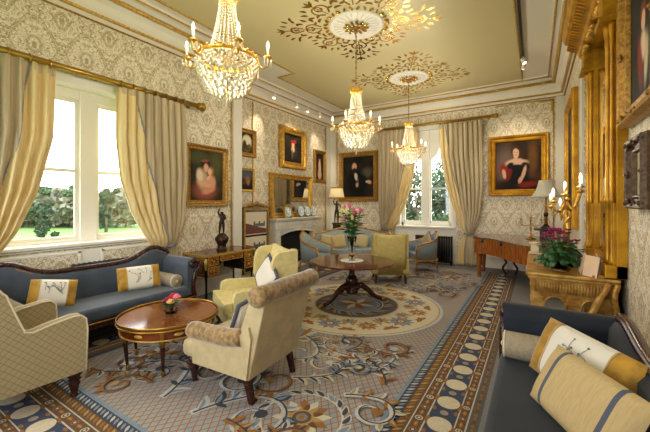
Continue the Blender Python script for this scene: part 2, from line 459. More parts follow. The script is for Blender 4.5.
# ceiling with its inlaid olive field and gilt edge
mb = MB()
mb.bb(-6.6, 1.2, -1.1, 10.4, ZC, ZC+.15, 0)
fld = [(-.27,9.68), (-5.34,9.68), (-5.34,6.3), (-4.87,6.3), (-4.87,-.15), (-.27,-.15)]
mb.add([(x,y,ZC-.004) for x, y in fld], [tuple(range(6))], 1)
for (p, q) in zip(fld, fld[1:]+fld[:1]):
    P, Q = Vector((*p, ZC-.006)), Vector((*q, ZC-.006)); d = (Q-P).normalized()*.02
    mb.tube([P-d, Q+d], .02, 6, 2)
og = Orn(mb, -1.); zc = ZC-.005
def gil_cluster(c, ang, big):
    og.k = 0
    R0 = .60
    P = lambda r, t: (c[0]+r*cos(ang+t), c[1]+r*sin(ang+t))
    for hand in (1, -1):
        og.scroll(P(R0, hand*.05), ang+hand*.9, .13, 1.0, -hand, .03, 3, 3, zc, .14, 0)
        for q, (r, t, d_, l) in enumerate(((.74,.30,.9,.16),(.86,.30,.3,.14),(.92,.20,.0,.13),(.70,.18,1.5,.10),(.66,.36,2.0,.10))): og.leaf(P(r, hand*t), ang+hand*d_, l, .055, 3, zc, hand*.8)
        if big:
            og.scroll(P(.92, hand*.03), ang+hand*.55, .11, 1.0, -hand, .026, 3, 3, zc, .14, 0)
            for r, t, d_, l in ((1.06,.22,.8,.15),(1.18,.22,.3,.14),(1.22,.12,.1,.13),(1.02,.13,1.5,.09),(1.13,.28,1.2,.11)): og.leaf(P(r, hand*t), ang+hand*d_, l, .05, 3, zc, hand*.8)
    tip = 1.28 if big else .92
    for q in range(3): og.leaf(P(tip, 0), ang+(q-1)*.55, .17, .055, 3, zc, (q-1)*.4)
    og.ribbon([P(R0,0), P((R0+tip)/2,0), P(tip+.02,0)], .018, 3, zc)
ROS = [(cx, 2.31), (cx, 5.17), (cx, 8.02)]
for c in ROS:
    for q in range(8): gil_cluster(c, PI/8+q*PI/4, q % 2 == 0)
ceil = struct(mb.build('ceiling', ['cornice_white', 'ceiling_field', 'gold_bead', 'gold_leaf']))
for i, c in enumerate(ROS):
    mb = MB()
    mb.lathe([(.0,-.055),(.10,-.055),(.12,-.03),(.40,-.022),(.45,-.04),(.47,-.02),(.48,0)], (c[0],c[1],ZC), 48, 0)
    for q in range(24):
        a = 2*PI*q/24; mb.tube([(c[0]+.14*cos(a),c[1]+.14*sin(a),ZC-.034),(c[0]+.39*cos(a),c[1]+.39*sin(a),ZC-.03)], .008, 5, 0)
    for rr, nn, sz in ((.53,30,.05),(.17,12,.06),(.10,8,.05)):
        for q in range(nn):
            a = 2*PI*q/nn
            mb.ell((c[0]+rr*cos(a), c[1]+rr*sin(a), ZC-(.02 if rr > .4 else .055)), (sz, sz*.42, .022), 8, 1, Matrix.Rotation(a+(.5 if q%2 else -.5)*(rr>.4), 3, 'Z'))
    mb.lathe([(0,-.10),(.04,-.09),(.07,-.05)], (c[0],c[1],ZC), 12, 1)
    struct(mb.build('trim_%d' % (20+i), ['cornice_white', 'gold_leaf']))

# cornice, frieze and picture bead
prof = [(0,-.46),(.035,-.46),(.04,-.385),(.085,-.37),(.09,-.30),(.13,-.23),(.20,-.19),(.21,-.12),(.27,-.06),(.36,-.045),(.36,0),(0,0)]
def cornice(name, p, q, nrm):
    p, q, nrm = Vector(p), Vector(q), Vector(nrm); d = (q-p).normalized(); mb = MB()
    def sec(o, m0): return [Vector((o.x, o.y, ZC))+nrm*a+Vector((0,0,b)) for a, b in prof]
    mb.loft([sec(p,0), sec(q,0)], 0, False)
    def bead(a, b, r, m, rope=False):
        P = Vector((p.x,p.y,ZC+b))+nrm*a; Q = Vector((q.x,q.y,ZC+b))+nrm*a
        mb.tube([P,Q], r, 6, m)
        if rope:
            L = (Q-P).length; n = int(L/.075)
            for i in range(n):
                mb.ell(P+(Q-P)*((i+.5)/n), (r*1.2,r*1.2,r), 6, m)
    bead(.065,-.385,.026,1,True); bead(.235,-.155,.034,1,True); bead(.345,-.045,.018,1); bead(.012,-.465,.016,2)
    return struct(mb.build(name, ['cornice_white','gold_bead','gilt_old']))
cornice('trim_1', (XL, YN, 0), (XL, JOG, 0), (1,0,0))
cornice('trim_2', (XF, JOG, 0), (XF, YB, 0), (1,0,0))
cornice('trim_3', (XF, YB, 0), (XR2, YB, 0), (0,-1,0))
cornice('trim_4', (XR2, YN, 0), (XR2, YB, 0), (-1,0,0))
# upper wall fillet over the alcove on the right
mb = MB(); mb.bb(XR2, XR, YN, 6.28, 4.36, ZC); struct(mb.build('trim_5', 'cornice_white'))
# skirting boards
def skirt(name, *bs):
    mb = MB()
    for (x0,x1,y0,y1) in bs:
        mb.bb(x0,x1,y0,y1,0,.26)
        ex, ey = (.006,0) if abs(x1-x0) < abs(y1-y0) else (0,.006)
        mb.bb(x0-ex*2,x1+ex*2,y0-ey*2,y1+ey*2,.26,.30)
    return struct(mb.build(name, 'white_trim'))
skirt('baseboard_left', (XL,XL+.03,YN,JOG), (XF,XF+.03,JOG,6.85), (XF,XF+.03,8.95,YB))
skirt('baseboard_end', (XF,XR2,YB-.03,YB))
skirt('baseboard_right', (XR-.03,XR,YN,6.28), (XR2-.03,XR2,6.28,YB))
# white corner strips and gilt panel beads
mb = MB()
mb.bb(XL, XL+.03, 4.88, JOG, .30, 4.40, 0); mb.bb(XL-.3, XL+.03, JOG, JOG+.02, .30, 4.40, 0)
mb.bb(XF, XF+.025, 9.72, YB, .30, 4.4, 0); mb.bb(XF, -5.86, YB-.025, YB, .30, 4.4, 0)
mb.bb(.43, XR2, YB-.025, YB, .30, 4.4, 0); mb.bb(XR2-.025, XR2, 6.28, 6.5, .30, 4.36, 0)
struct(mb.build('trim_6', 'white_trim'))
mb = MB()
def bead_line(pts, r=.013): 
    for p, q in zip(pts, pts[1:]): mb.tube([p, q], r, 6, 0)
bead_line([(XL+.012,4.84,4.34),(XL+.012,4.84,.36)]); 
bead_line([(XF+.012,6.18,4.34),(XF+.012,6.18,.36)], .018); bead_line([(XF+.012,9.66,4.34),(XF+.012,9.66,.36)])
bead_line([(-5.82,YB-.012,.36),(-5.82,YB-.012,4.33)])
bead_line([(-.9,YB-.012,4.33),(.39,YB-.012,4.33),(.39,YB-.012,.36)])
for i in range(9):
    a = i/8*PI/2
    for q in (0,1): mb.ell((.39-.03-.03*i*(1-q), YB-.015, 4.33-.03-.03*i*q), (.03,.012,.022), 6, 0)
struct(mb.build('trim_7', 'gold_bead'))

# ------------------------------------------------------------------ fitted carpet
FX0, FX1, FY0, FY1 = 2*cx+1.06, -1.06, 1.43, 9.32
mats = ['carpet_field','pile_grey','pile_navy','pile_cream','pile_orange','pile_brown','pile_white','pile_charcoal','pile_sky','pile_tan','pile_dark']
FLD,GRY,NAV,CRE,ORA,BRO,WHI,CHA,SKY,TAN,DRK = range(11)
mb = MB()
BND = [(0,.035,SKY),(.035,.12,CHA),(.12,.205,BRO),(.205,.215,WHI),(.215,.305,BRO),(.305,.317,WHI),(.317,.523,NAV),(.523,.533,WHI),(.533,.60,BRO),(.60,.612,WHI),(.612,.69,DRK)]
def quad(x0,x1,y0,y1,m): mb.add([(x0,y0,0),(x1,y0,0),(x1,y1,0),(x0,y1,0)], [(0,1,2,3)], m)
quad(FX0,FX1,FY0,FY1,FLD)
for a, b, m in BND:
    quad(FX1+a,FX1+b,FY0-a,FY1,m); quad(FX0-b,FX0-a,FY0-a,FY1,m)
    mb.add([(FX0-b,FY0-b,0),(FX1+b,FY0-b,0),(FX1+b,FY0-a,0),(FX0-b,FY0-a,0)], [(0,1,2,3)], m)
E_ = .69
quad(FX1+E_, XR2, YN, FY1, GRY); quad(XR2, XR, YN, 6.28, GRY); quad(XL+.004, FX0-E_, YN, FY1, GRY); quad(XF+.004, XL+.004, JOG+.025, 9.996, GRY); quad(FX0-E_, FX1+E_, YN, FY0-E_, GRY); quad(XL+.004, XR2-.002, FY1, 9.996, GRY)
o = Orn(mb)
Z0 = .0006
# border runs: (origin, direction, outward normal, length)
runs = [((FX1,FY0-.42), (0,1), (1,0), FY1-FY0+.42, True), ((FX0,FY0-.42), (0,1), (-1,0), FY1-FY0+.42, False), ((FX0-.42,FY0), (1,0), (0,-1), FX1-FX0+.84, True)]
for (ox,oy),(dx,dy),(nx,ny),L,dense in runs:
    P = lambda t, a: (ox+dx*t+nx*a, oy+dy*t+ny*a)
    n = int(L/.338)
    for i in range(n+1):
        t = i*.338 + .0
        c = P(t,.42); o.k = 0
        if dx and (i == 0 or i == n): pass
        [o.leaf(P(t+s4*.03, .42+s4*.10), math.atan2(dy,dx)+PI*(s4 > 0), .12, .04, ORA, Z0, .0) for s4 in (-1,1)]; o.disc(c, .101, BRO, Z0, 24); o.disc(c, .094, CRE, Z0, 28)
        c2 = P(t+.169,.42); o.disc(c2, .034, TAN, Z0, 12); o.disc(c2, .022, SKY, Z0, 10)
        for s2 in (-1,1): o.leaf(P(t+.169, .42+s2*.085), math.atan2(dy,dx), .07, .03, ORA, Z0); 
        if dense:
            for s3 in (0,.169):
                for off, r in ((.26,.032),(.566,.026)):
                    c3 = P(t+s3, off); o.disc(c3, r, CRE if not s3 else ORA, Z0, 14); o.disc(c3, r*.72, NAV, Z0, 12); o.disc(c3, r*.36, CRE, Z0, 8)
                    o.leaf(P(t+s3+.045,off), math.atan2(dy,dx), .08, .035, ORA, Z0); o.leaf(P(t+s3+.06,off), math.atan2(dy,dx), .05, .014, TAN, Z0)
    if dense:
        m_ = int(L/.055)
        for i in range(m_):
            o.k = 20; t = i*.055; an = math.atan2(dy,dx); nn = math.atan2(ny,nx)
            sg = 1 if abs((nn-an+PI) % (2*PI)-PI) < PI and math.sin(nn-an) > 0 else -1
            o.leaf(P(t,.045), an+sg*.9, .085, .026, WHI if i%2 else SKY, Z0); o.leaf(P(t,.125), an+sg*.8, .09, .027, ORA if i%2 else TAN, Z0)
            o.leaf(P(t+.02,.65), an, .05, .03, ORA if i%3 else BRO, Z0)
# medallion
o.k = 0
c = (cx,cy)
o.disc(c, 1.45, SKY, Z0, 96); o.disc(c, 1.43, WHI, Z0, 96); o.disc(c, 1.38, TAN, Z0, 96); o.disc(c, 1.36, CRE, Z0, 96)
def flower(p, r, a0, m1, m2, m3, n=10):
    for q in range(n): o.leaf(p, a0+2*PI*q/n, r, r*.42, m1 if q % 2 else m2, Z0)
    o.disc(p, r*.34, m3, Z0, 14); o.disc(p, r*.2, CRE, Z0, 12); o.disc(p, r*.1, ORA, Z0, 8)
for q in range(12):
    a = 2*PI*q/12+.1; p = (cx+1.05*cos(a), cy+1.05*sin(a))
    for h in (-1,1):
        o.leaf((cx+1.22*cos(a+h*.15),cy+1.22*sin(a+h*.15)), a+h*1.9, .24, .08, ORA, Z0, h*.8)
        o.leaf((cx+.82*cos(a+h*.13),cy+.82*sin(a+h*.13)), a+h*.8, .26, .09, TAN, Z0, -h*.9)
        o.leaf((cx+.78*cos(a+h*.22),cy+.78*sin(a+h*.22)), a+h*.3, .2, .06, ORA if q%2 else SKY, Z0, h*.6)
    flower(p, .21 if q % 2 else .17, a, SKY if q % 2 else ORA, GRY if q%2 else TAN, ORA)
o.disc(c, .72, TAN, Z0, 64); o.disc(c, .70, DRK, Z0, 64)
for q in range(40):
    a = 2*PI*q/40; o.leaf((cx+.46*cos(a),cy+.46*sin(a)), a+.5, .22, .05, (BRO,TAN,SKY)[q%3], Z0, .5)
o.disc(c, .47, WHI, Z0, 56); o.disc(c, .45, BRO, Z0, 56); o.disc(c, .42, SKY, Z0, 48); o.disc(c, .36, GRY, Z0, 48)
for q in range(8): o.leaf(c, 2*PI*q/8, .34, .12, (CRE,ORA)[q%2], Z0)
QN = []
# scrolling acanthus of the field, mirrored about both axes
o.k = 0
def Q(dx, dy, ang, r, turns, hand, w, m, lm, lead, nl, ll):
    for sx in (1,-1):
        for sy in (1,-1):
            a = ang
            if sx < 0: a = PI-a
            if sy < 0: a = -a
            y = cy+sy*dy
            if y > FY1-.1: continue
            o.k = 10+30*len(QN); QN.append(1)
            o.scroll((cx+sx*dx, y), a, r*1.2, turns, hand*sx*sy, w*1.25, m, lm, Z0, lead, nl+1, ll*.95, .36, VE[lm])
            o.scroll((cx+sx*dx+.012, y+.012), a, r*1.2, turns, hand*sx*sy, w*.4, CHA if m != CHA else SKY, lm, Z0, lead, 0, ll)
D = math.radians
VE = {ORA:TAN, WHI:CHA, CHA:SKY, TAN:ORA, SKY:CHA, CRE:ORA}
for args in [
    (1.05,-1.75,D(205),.17,1.2,-1,.045,WHI,ORA,.55,7,.2), (.2,-3.45,D(75),.26,1.2,-1,.05,WHI,CHA,.5,8,.24), (.55,-2.55,D(25),.2,1.25,1,.045,CRE,WHI,.45,7,.2),
    (1.42,-2.2,D(110),.17,1.25,1,.045,ORA,WHI,.5,7,.2), (.05,-1.62,D(-15),.18,1.1,-1,.045,WHI,SKY,.5,7,.2), 
    (.15,-2.2,D(-100),.2,1.0,1,.045,ORA,TAN,.6,8,.2), (1.35,-3.55,D(175),.16,1.2,-1,.04,ORA,WHI,.35,6,.18), (.75,-1.75,D(60),.13,1.2,1,.035,CHA,ORA,.3,6,.16), (.5,-3.35,D(10),.14,1.2,-1,.035,ORA,TAN,.3,6,.16), (1.3,-1.6,D(-80),.12,1.2,-1,.035,WHI,CHA,.25,6,.15), (1.15,-2.55,D(35),.17,1.2,-1,.045,WHI,ORA,.3,6,.18), (.85,-1.5,D(-25),.17,1.1,1,.045,ORA,WHI,.35,6,.17), (.25,-2.75,D(150),.2,1.2,1,.045,WHI,CHA,.4,6,.18), (.9,-2.3,D(100),.12,1.1,-1,.035,SKY,WHI,.3,6,.16)]: Q(*args)
for sx in (1,-1):
    for sy in (1,-1):
        p = (cx+sx*1.02, cy+sy*2.98)
        if p[1] > 9: continue
        n = 20; o.k = 0
        o.ring(p, .325, .345, CRE, Z0, 40)
        for q in range(n):
            a = 2*PI*q/n
            if .2 < (q/n) < .95 or True:
                o.leaf((p[0]+.33*cos(a),p[1]+.33*sin(a)), a+.9, .15, .065, WHI, Z0, .7); o.leaf((p[0]+.335*cos(a),p[1]+.335*sin(a)), a+.9, .125, .045, CHA if q%4 else SKY, Z0, .7)
        for q in range(12): o.leaf((p[0]+.07*cos(2*PI*q/12),p[1]+.07*sin(2*PI*q/12)), 2*PI*q/12, .18, .085, (ORA,CRE)[q%2], Z0)
        for q in range(12): o.leaf((p[0]+.07*cos(2*PI*(q+.5)/12),p[1]+.07*sin(2*PI*(q+.5)/12)), 2*PI*(q+.5)/12, .12, .05, (TAN,BRO)[q%2], Z0)
        o.disc(p, .1, TAN, Z0, 20); o.disc(p, .08, BRO, Z0, 18); o.disc(p, .05, GRY, Z0, 14); o.disc(p, .025, ORA, Z0, 10)
for sy in (1,-1):
    p = (cx, cy+sy*1.75)
    for q in range(9): o.leaf(p, -sy*PI/2+(q-4)*.32, .42-.03*abs(q-4), .11, (WHI,ORA,SKY)[q%3], Z0, (q-4)*.12)
carpet = tag(mb.build('carpet', mats), 'fitted patterned carpet in grey, blue and rust with scrolls and a cream medallion', 'carpet')

# ------------------------------------------------------------------ windows
def window_left():
    a, b, c, d = W1
    xg = XL-.22
    root = None
    mb = MB()   # fixed outer frame
    t = .075
    mb.bb(xg-.05,xg+.05,a,a+t,c,d); mb.bb(xg-.05,xg+.05,b-t,b,c,d); mb.bb(xg-.047,xg+.047,a+.03,b-.03,c,c+.045); mb.bb(xg-.047,xg+.047,a+.03,b-.03,d-.16,d)
    ym = (a+b)/2
    mb.bb(xg-.06,xg+.07,ym-.105,ym+.105,c,d)
    # moulded lining of the reveal
    mb.bb(XL-.34,XL+.02,a-.02,a+.012,c,d); mb.bb(XL-.34,XL+.02,b-.012,b+.02,c,d); mb.bb(XL-.34,XL+.02,a,b,d-.02,d+.02)
    root = struct(mb.build('window_1', 'white_paint', bevel=.008, seg=2))
    s = MB()
    for y0, y1 in ((a+t,ym-.105),(ym+.105,b-t)):
        s.bb(xg-.02,xg+.02,y0-.005,y0+.05,c+.03,d-.155); s.bb(xg-.02,xg+.02,y1-.05,y1,c+.03,d-.16); s.bb(xg-.017,xg+.017,y0+.03,y1-.03,c+.035,c+.09); s.bb(xg-.017,xg+.017,y0+.03,y1-.03,d-.21,d-.158)
        s.bb(xg-.025,xg+.03,y0,y1,2.19,2.235)
    s.build('window_sash', 'white_paint', root)
    g = MB(); g.bb(xg-.004,xg+.004,a+t+.02,ym-.125,c+.06,d-.18); g.bb(xg-.004,xg+.004,ym+.125,b-t-.02,c+.06,d-.18); g.build('window_glass', 'pane', root)
    m = MB(); m.bb(XL-.34,XL+.07,a-.1,b+.1,c-.04,c+.005); m.bb(XL,XL+.05,a-.08,b+.08,c-.07,c-.05); m.build('window_sill', 'white_paint', root, bevel=.012)
    # panelled apron with papered insets, and the white architrave board over the head
    p = MB(); p.bb(XL,XL+.02,a-.14,b+.14,.3,c-.09,0)
    for y0, y1 in ((a+.06,ym-.2),(ym+.12,b-.06)):
        p.bb(XL+.02,XL+.022,y0,y1,.52,1.05,1)
        for q in ((y0-.03,y1+.03,1.05,1.075),(y0-.03,y1+.03,.49,.52),(y0-.03,y0,.49,1.075),(y1,y1+.03,.49,1.075)): p.bb(XL+.02,XL+.035,q[0],q[1],q[2],q[3],0)
    p.build('window_apron', ['white_paint','wallpaper'], root)
    h = MB(); h.bb(XL,XL+.03,a-.14,b+.14,d,d+.12); h.bb(XL,XL+.03,a-.14,a-.0,c,d); h.bb(XL,XL+.03,b,b+.14,c,d); h.build('architrave', 'white_paint', root, bevel=.01)
window_left()
def window_end():
    a, b, c, d = W2
    yg = YB+.16; t = .07; xm = (a+b)/2
    mb = MB()
    mb.bb(a,a+t,yg-.05,yg+.05,c,d); mb.bb(b-t,b,yg-.05,yg+.05,c,d); mb.bb(a,b,yg-.05,yg+.05,c,c+.1); mb.bb(a,b,yg-.05,yg+.05,3.62,d)
    mb.bb(xm-.11,xm+.11,yg-.08,yg+.06,c,d)
    mb.bb(a-.012,a+.012,YB-.02,YB+.34,c,d); mb.bb(b-.012,b+.012,YB-.02,YB+.34,c,d); mb.bb(a,b,YB-.02,YB+.34,d-.02,d+.02)
    root = struct(mb.build('window_2', 'white_paint'))
    # ogee tracery heads
    h = MB()
    for x0, x1 in ((a+t,xm-.11),(xm+.11,b-t)):
        w = x1-x0; n = 14; pts = []
        for i in range(n+1):
            u = i/n; q = 1-abs(2*u-1); pts.append((x0+w*u, 2.92+.42*(q**.55)*(1-.25*sin(PI*q)) + (.1*q**6)))
        for i in range(n):
            (xa,za),(xb,zb) = pts[i], pts[i+1]
            h.prism([(xa,za),(xb,zb),(xb,3.64),(xa,3.64)], yg-.03, yg+.03, 'y', 0)
    h.build('window_tracery', 'white_paint', root)
    s = MB()
    for x0, x1 in ((a+t,xm-.11),(xm+.11,b-t)):
        s.bb(x0,x0+.045,yg-.02,yg+.02,c+.1,3.6); s.bb(x1-.045,x1,yg-.02,yg+.02,c+.1,3.6); s.bb(x0,x1,yg-.02,yg+.02,c+.1,c+.15); s.bb(x0,x1,yg-.03,yg+.03,2.16,2.21)
    s.build('window_sash', 'white_paint', root)
    g = MB(); g.bb(a+.05,xm-.1,yg-.004,yg+.004,c+.1,3.5); g.bb(xm+.1,b-.05,yg-.004,yg+.004,c+.1,3.5); g.build('window_glass', 'pane', root)
    m = MB(); m.bb(a-.1,b+.1,YB-.10,YB+.34,c-.05,c+.005); m.bb(a-.14,b+.14,YB-.02,YB,.3,c-.05); m.build('window_sill', 'white_paint', root, bevel=.01)
    h = MB(); h.bb(a-.12,a,YB-.025,YB,c,d); h.bb(b,b+.12,YB-.025,YB,c,d); h.bb(a-.12,b+.12,YB-.025,YB,d,d+.08); h.build('architrave', 'white_paint', root)
window_end()
for i, o_ in enumerate(ops):  # frames for the added openings behind the camera
    mb = MB(); t = .07
    x0, x1 = o_; y = YN-.15
    for q in ((x0,x0+t,.7,3.6),(x1-t,x1,.7,3.6),(x0,x1,.7,.7+t),(x0,x1,3.6-t,3.6),((x0+x1)/2-.04,(x0+x1)/2+.04,.7,3.6),(x0,x1,2.1,2.16)): mb.bb(q[0],q[1],y-.04,y+.04,q[2],q[3])
    struct(mb.build('window_%d' % (3+i), 'white_paint'))

# ------------------------------------------------------------------ grounds outside
mb = MB(); mb.add([(-90,-40,-.9),(40,-40,-.9),(40,90,-.9),(-90,90,-.9)], [(0,1,2,3)]); struct(mb.build('lawn', 'lawn'))
def tree(loc, h, w, mat, label, leaf=.3, n=500, trunk=True, group=None, low=.1, dens=1.):
    r = thing('tree', label, 'tree', loc, 0, group)
    t = MB(); t.tube([(0,0,-.1),(.02*h,0,h*.35),(-.02*h,.02*h,h*.7)], [.03*h,.022*h,.01*h], 7, 0)
    for q in range(5):
        a = q*1.3; t.tube([(0,0,h*(.25+.08*q)),(w*.28*cos(a),w*.28*sin(a),h*(.5+.07*q))], [.012*h,.004*h], 5, 0)
    t.build('trunk', 'bark', r)
    c = MB(); R = random.Random(int(h*100+w*37+loc[1]*11))
    cl = [(R.gauss(0,.24)*w, R.gauss(0,.24)*w, h*R.uniform(low+.12,.9), R.uniform(.14,.24)*w) for _ in range(16)]
    for i in range(n):
        qx,qy,qz,qr = R.choice(cl); d = Vector((R.gauss(0,1),R.gauss(0,1),R.gauss(0,1))).normalized()*qr*R.random()**.4
        p = Vector((qx,qy,qz))+d; p.z = max(h*low, min(h, p.z))
        u = Vector((R.gauss(0,1),R.gauss(0,1),R.gauss(0,1))).normalized(); v = u.orthogonal().normalized()
        l = leaf*R.uniform(.6,1.3)
        c.add([p-u*l, p-v*l*.5, p+u*l, p+v*l*.5], [(0,1,2,3)], 0)
    c.build('foliage', mat, r)
    return r
R = random.Random(5)
gx = 'bare woodland trees beyond the lawn'
for i in range(15):      # the wood beyond the lawn, seen through the left window
    ang = lerp(-.98, -.60, i/14); dd = 38+R.uniform(-2,3)
    tree((-.5345*dd+ang*.8451*dd, .8451*dd+ang*.5345*dd, -.9), R.uniform(3.7,4.9), 4.6, 'foliage_bare' if i % 3 else 'foliage_mid', 'bare grey-green tree in the wood beyond the lawn', .36, 2200, True, gx, .02)
for (px, dd, h, w, lab) in ((106,30,4.9,1.3,'dark evergreen tree seen through the right pane of the left window'),(42,24,2.6,1.3,'dark bushy evergreen at the left edge of the left window')):
    u = (px-325)/332; tree((-.5345*dd+u*.8451*dd, .8451*dd+u*.5345*dd, -.9), h, w, 'foliage_dark', lab, .16, 1800, True, None, .0)
gx = 'green trees close outside the end window'
for i, (x, y, h, w) in enumerate(((-4.4,14.5,4.3,2.6),(-2.9,15.5,3.6,2.8),(-1.6,14.4,4.2,2.6),(-3.9,18,5.0,3.2),(-.6,17,5.2,3.),(-2.2,19,4.6,3.6))):
    tree((x,y,-.9), h, w, 'foliage_mid' if i%2 else 'foliage_dark', 'leafy green tree close outside the end window', .13, 1700, True, gx, .0)
# ------------------------------------------------------------------ curtains and rods
def curtain(label, wall, A_out, prof_in, prof_out, z_top, z_tie, z_bot, tail, trim_at, group, flip_lining=True):
    # wall 'L': plane x=XL facing +x, along y ; 'E': plane y=YB facing -y, along x.  prof_* : (z, along) pairs
    def W(a, off, z): return (XL+off, a, z) if wall == 'L' else (a, YB-off, z)
    a_mid = A_out
    root = thing('curtain', label, 'curtain', W(a_mid, .15, z_bot), 0, group)
    ox = Vector(root.location)
    NU, NV, folds = 84, 44, 9
    def pt(s, t, extra=0.):
        z = lerp(z_top, z_bot, t)
        ai = interp(prof_in, -z); ao = interp(prof_out, -z)
        q = max(0., 1-abs(z-z_tie)/.55) if z > z_tie else max(0., 1-abs(z-z_tie)/.3)
        # folds lean towards the tie: keep count but shrink depth there
        bulge = .05*sin(PI*s)*(1-q) + .07*q*sin(PI*s)
        head = max(0, 1-(z_top-z)/.18)
        am = lerp(.045, .022, q)*(1-.35*head)
        ph = 2*PI*folds*s + .6*sin(3.1*t+4*s)
        low = max(0, min(1, (z_tie+.1-z)/.2))
        off = lerp(.17, .105, low) + bulge*(1-.75*low) + am*(1-.3*low)*(sin(ph)+.35*sin(2*ph+1.3)) + extra
        a = lerp(ao, ai, s) + .012*cos(ph)
        return Vector(W(a, off, z)) - ox
    tq = (z_top-z_tie)/(z_top-z_bot)
    S0 = lambda v: interp([(0,trim_at[0]),(tq,trim_at[1]),(1,trim_at[1])], v)
    mb = MB(); mb.grid(lambda u, v: pt(u*(S0(v)+.01), v), 64, NV); mb.build('drape', 'curtain_beige', root, solid=.006)
    mb = MB(); mb.grid(lambda u, v: pt(S0(v)+u*(1-S0(v)), v), 26, NV); mb.build('lining', 'curtain_lining', root, solid=.006)
    mb = MB(); mb.grid(lambda u, v: pt(S0(v)-.007+u*.014, v, .007), 2, NV); mb.build('edge_trim', 'curtain_trim', root)
    # tieback band round the gathered cloth
    mb = MB(); pts = []
    tt = (z_top-z_tie)/(z_top-z_bot)
    for i in range(13):
        s = i/12; p = pt(min(1,max(0,s)), tt + .012*sin(PI*s)); p2 = Vector(p) + Vector((.02,0,0) if wall == 'L' else (0,-.02,0)); pts.append(p2)
    mb.tube(pts, .022, 6, 0, flat=1.); mb.build('tieback', 'curtain_trim', root)
    # gathered heading tape
    mb = MB(); mb.grid(lambda u, v: pt(u, v*.028, .004), 84, 2); mb.build('heading', 'curtain_beige', root)
    return root
gL, gE = 'curtains at the left window', 'curtains at the end window'
curtain('beige curtain held back on the camera side of the left window', 'L', 1.0, [(-3.48,1.76),(-2.6,1.74),(-1.9,1.58),(-1.4,1.38),(-1.05,1.15),(-.6,1.22),(-.02,1.25)], [(-3.48,.62),(-2,.66),(-1.05,.78),(-.6,.7),(-.02,.66)], 3.48, 1.05, .02, 0, (.77,.55), gL)
curtain('beige curtain on the far side of the left window, beside the mother and child painting', 'L', 3.2, [(-3.48,2.50),(-2.7,2.5),(-2.1,2.56),(-1.6,2.72),(-1.25,2.9),(-1.05,3.05),(-.6,2.95),(-.02,2.9)], [(-3.48,3.62),(-2.2,3.66),(-1.5,3.6),(-1.05,3.48),(-.6,3.58),(-.02,3.62)], 3.48, 1.05, .02, 0, (.76,.45), gL)
curtain('beige curtain at the left of the end window, beside the bearded man portrait', 'E', -3.9, [(-3.98,-2.95),(-3.2,-3.0),(-2.4,-3.12),(-1.7,-3.34),(-1.2,-3.58),(-.95,-3.74),(-.5,-3.7),(-.02,-3.66)], [(-3.98,-4.2),(-2.2,-4.2),(-.95,-4.14),(-.5,-4.2),(-.02,-4.2)], 3.98, .95, .02, 0, (.82,.6), gE)
curtain('beige curtain at the right of the end window, falling beside the piano', 'E', -1.5, [(-3.98,-2.36),(-3.1,-2.32),(-2.3,-2.16),(-1.6,-1.96),(-1.15,-1.78),(-.92,-1.66),(-.5,-1.84),(-.02,-1.88)], [(-3.98,-1.22),(-2.2,-1.2),(-1.5,-1.26),(-.92,-1.44),(-.5,-1.36),(-.02,-1.32)], 3.98, .92, .02, 0, (.82,.6), gE)
def rod(label, wall, a0, a1, z, ring_as, r):
    off = .17
    def W(a, z, o=off): return (XL+o, a, z) if wall == 'L' else (a, YB-o, z)
    root = thing('curtain_rod', label, 'curtain rod', W((a0+a1)/2, z)); O = Vector(root.location)
    L = lambda a, zz, o=off: Vector(W(a, zz, o))-O
    mb = MB(); mb.tube([L(a0,z),L(a1,z)], r, 10); mb.build('pole', 'rod_brass', root)
    for a, d in ((a0,-1),(a1,1)):
        mb = MB(); ax = 'y' if wall == 'L' else 'x'
        mb.lathe([(r*1.0,-.02),(r*1.6,-.01),(r*1.6,.02),(r*.8,.03),(r*1.9,.07),(r*2.0,.09),(r*1.5,.12),(0,.14)] if d > 0 else [(0,-.14),(r*1.5,-.12),(r*2.0,-.09),(r*1.9,-.07),(r*.8,-.03),(r*1.6,-.02),(r*1.6,.01),(r*1.0,.02)], L(a,z), 12, 0, True, ax)
        mb.build('finial', 'rod_brass', root)
        mb = MB(); aa = a-d*.12; mb.tube([L(aa,z,0.005),L(aa,z-.01,off)], .012, 6); mb.lathe([(0.04,0),(.04,.012)], L(aa,z,.0) if wall == 'L' else L(aa,z,.012), 12, 0, True, 'x' if wall == 'L' else 'y'); mb.build('bracket', 'rod_brass', root)
    for a in ring_as:
        mb = MB(); c = L(a,z); pts = [c + (Vector((cos(w),0,sin(w))) if wall == 'L' else Vector((0,cos(w),sin(w))))*(r+.014) - Vector((0,0,.012)) for w in [2*PI*i/14 for i in range(14)]]
        mb.tube(pts, .012, 6, closed=True); mb.build('ring', 'rod_brass', root)
rod('long brass curtain pole over the left window', 'L', .45, 3.92, 3.53, [.62,.78,.95,1.12,1.3,1.5,1.7,2.56,2.74,2.92,3.1,3.28,3.46,3.6], .042)
rod('brass curtain pole over the end window', 'E', -4.32, -.95, 4.06, [-4.18,-4.02,-3.86,-3.7,-3.54,-3.38,-3.2,-2.3,-2.14,-1.98,-1.82,-1.66,-1.5,-1.34,-1.22], .036)

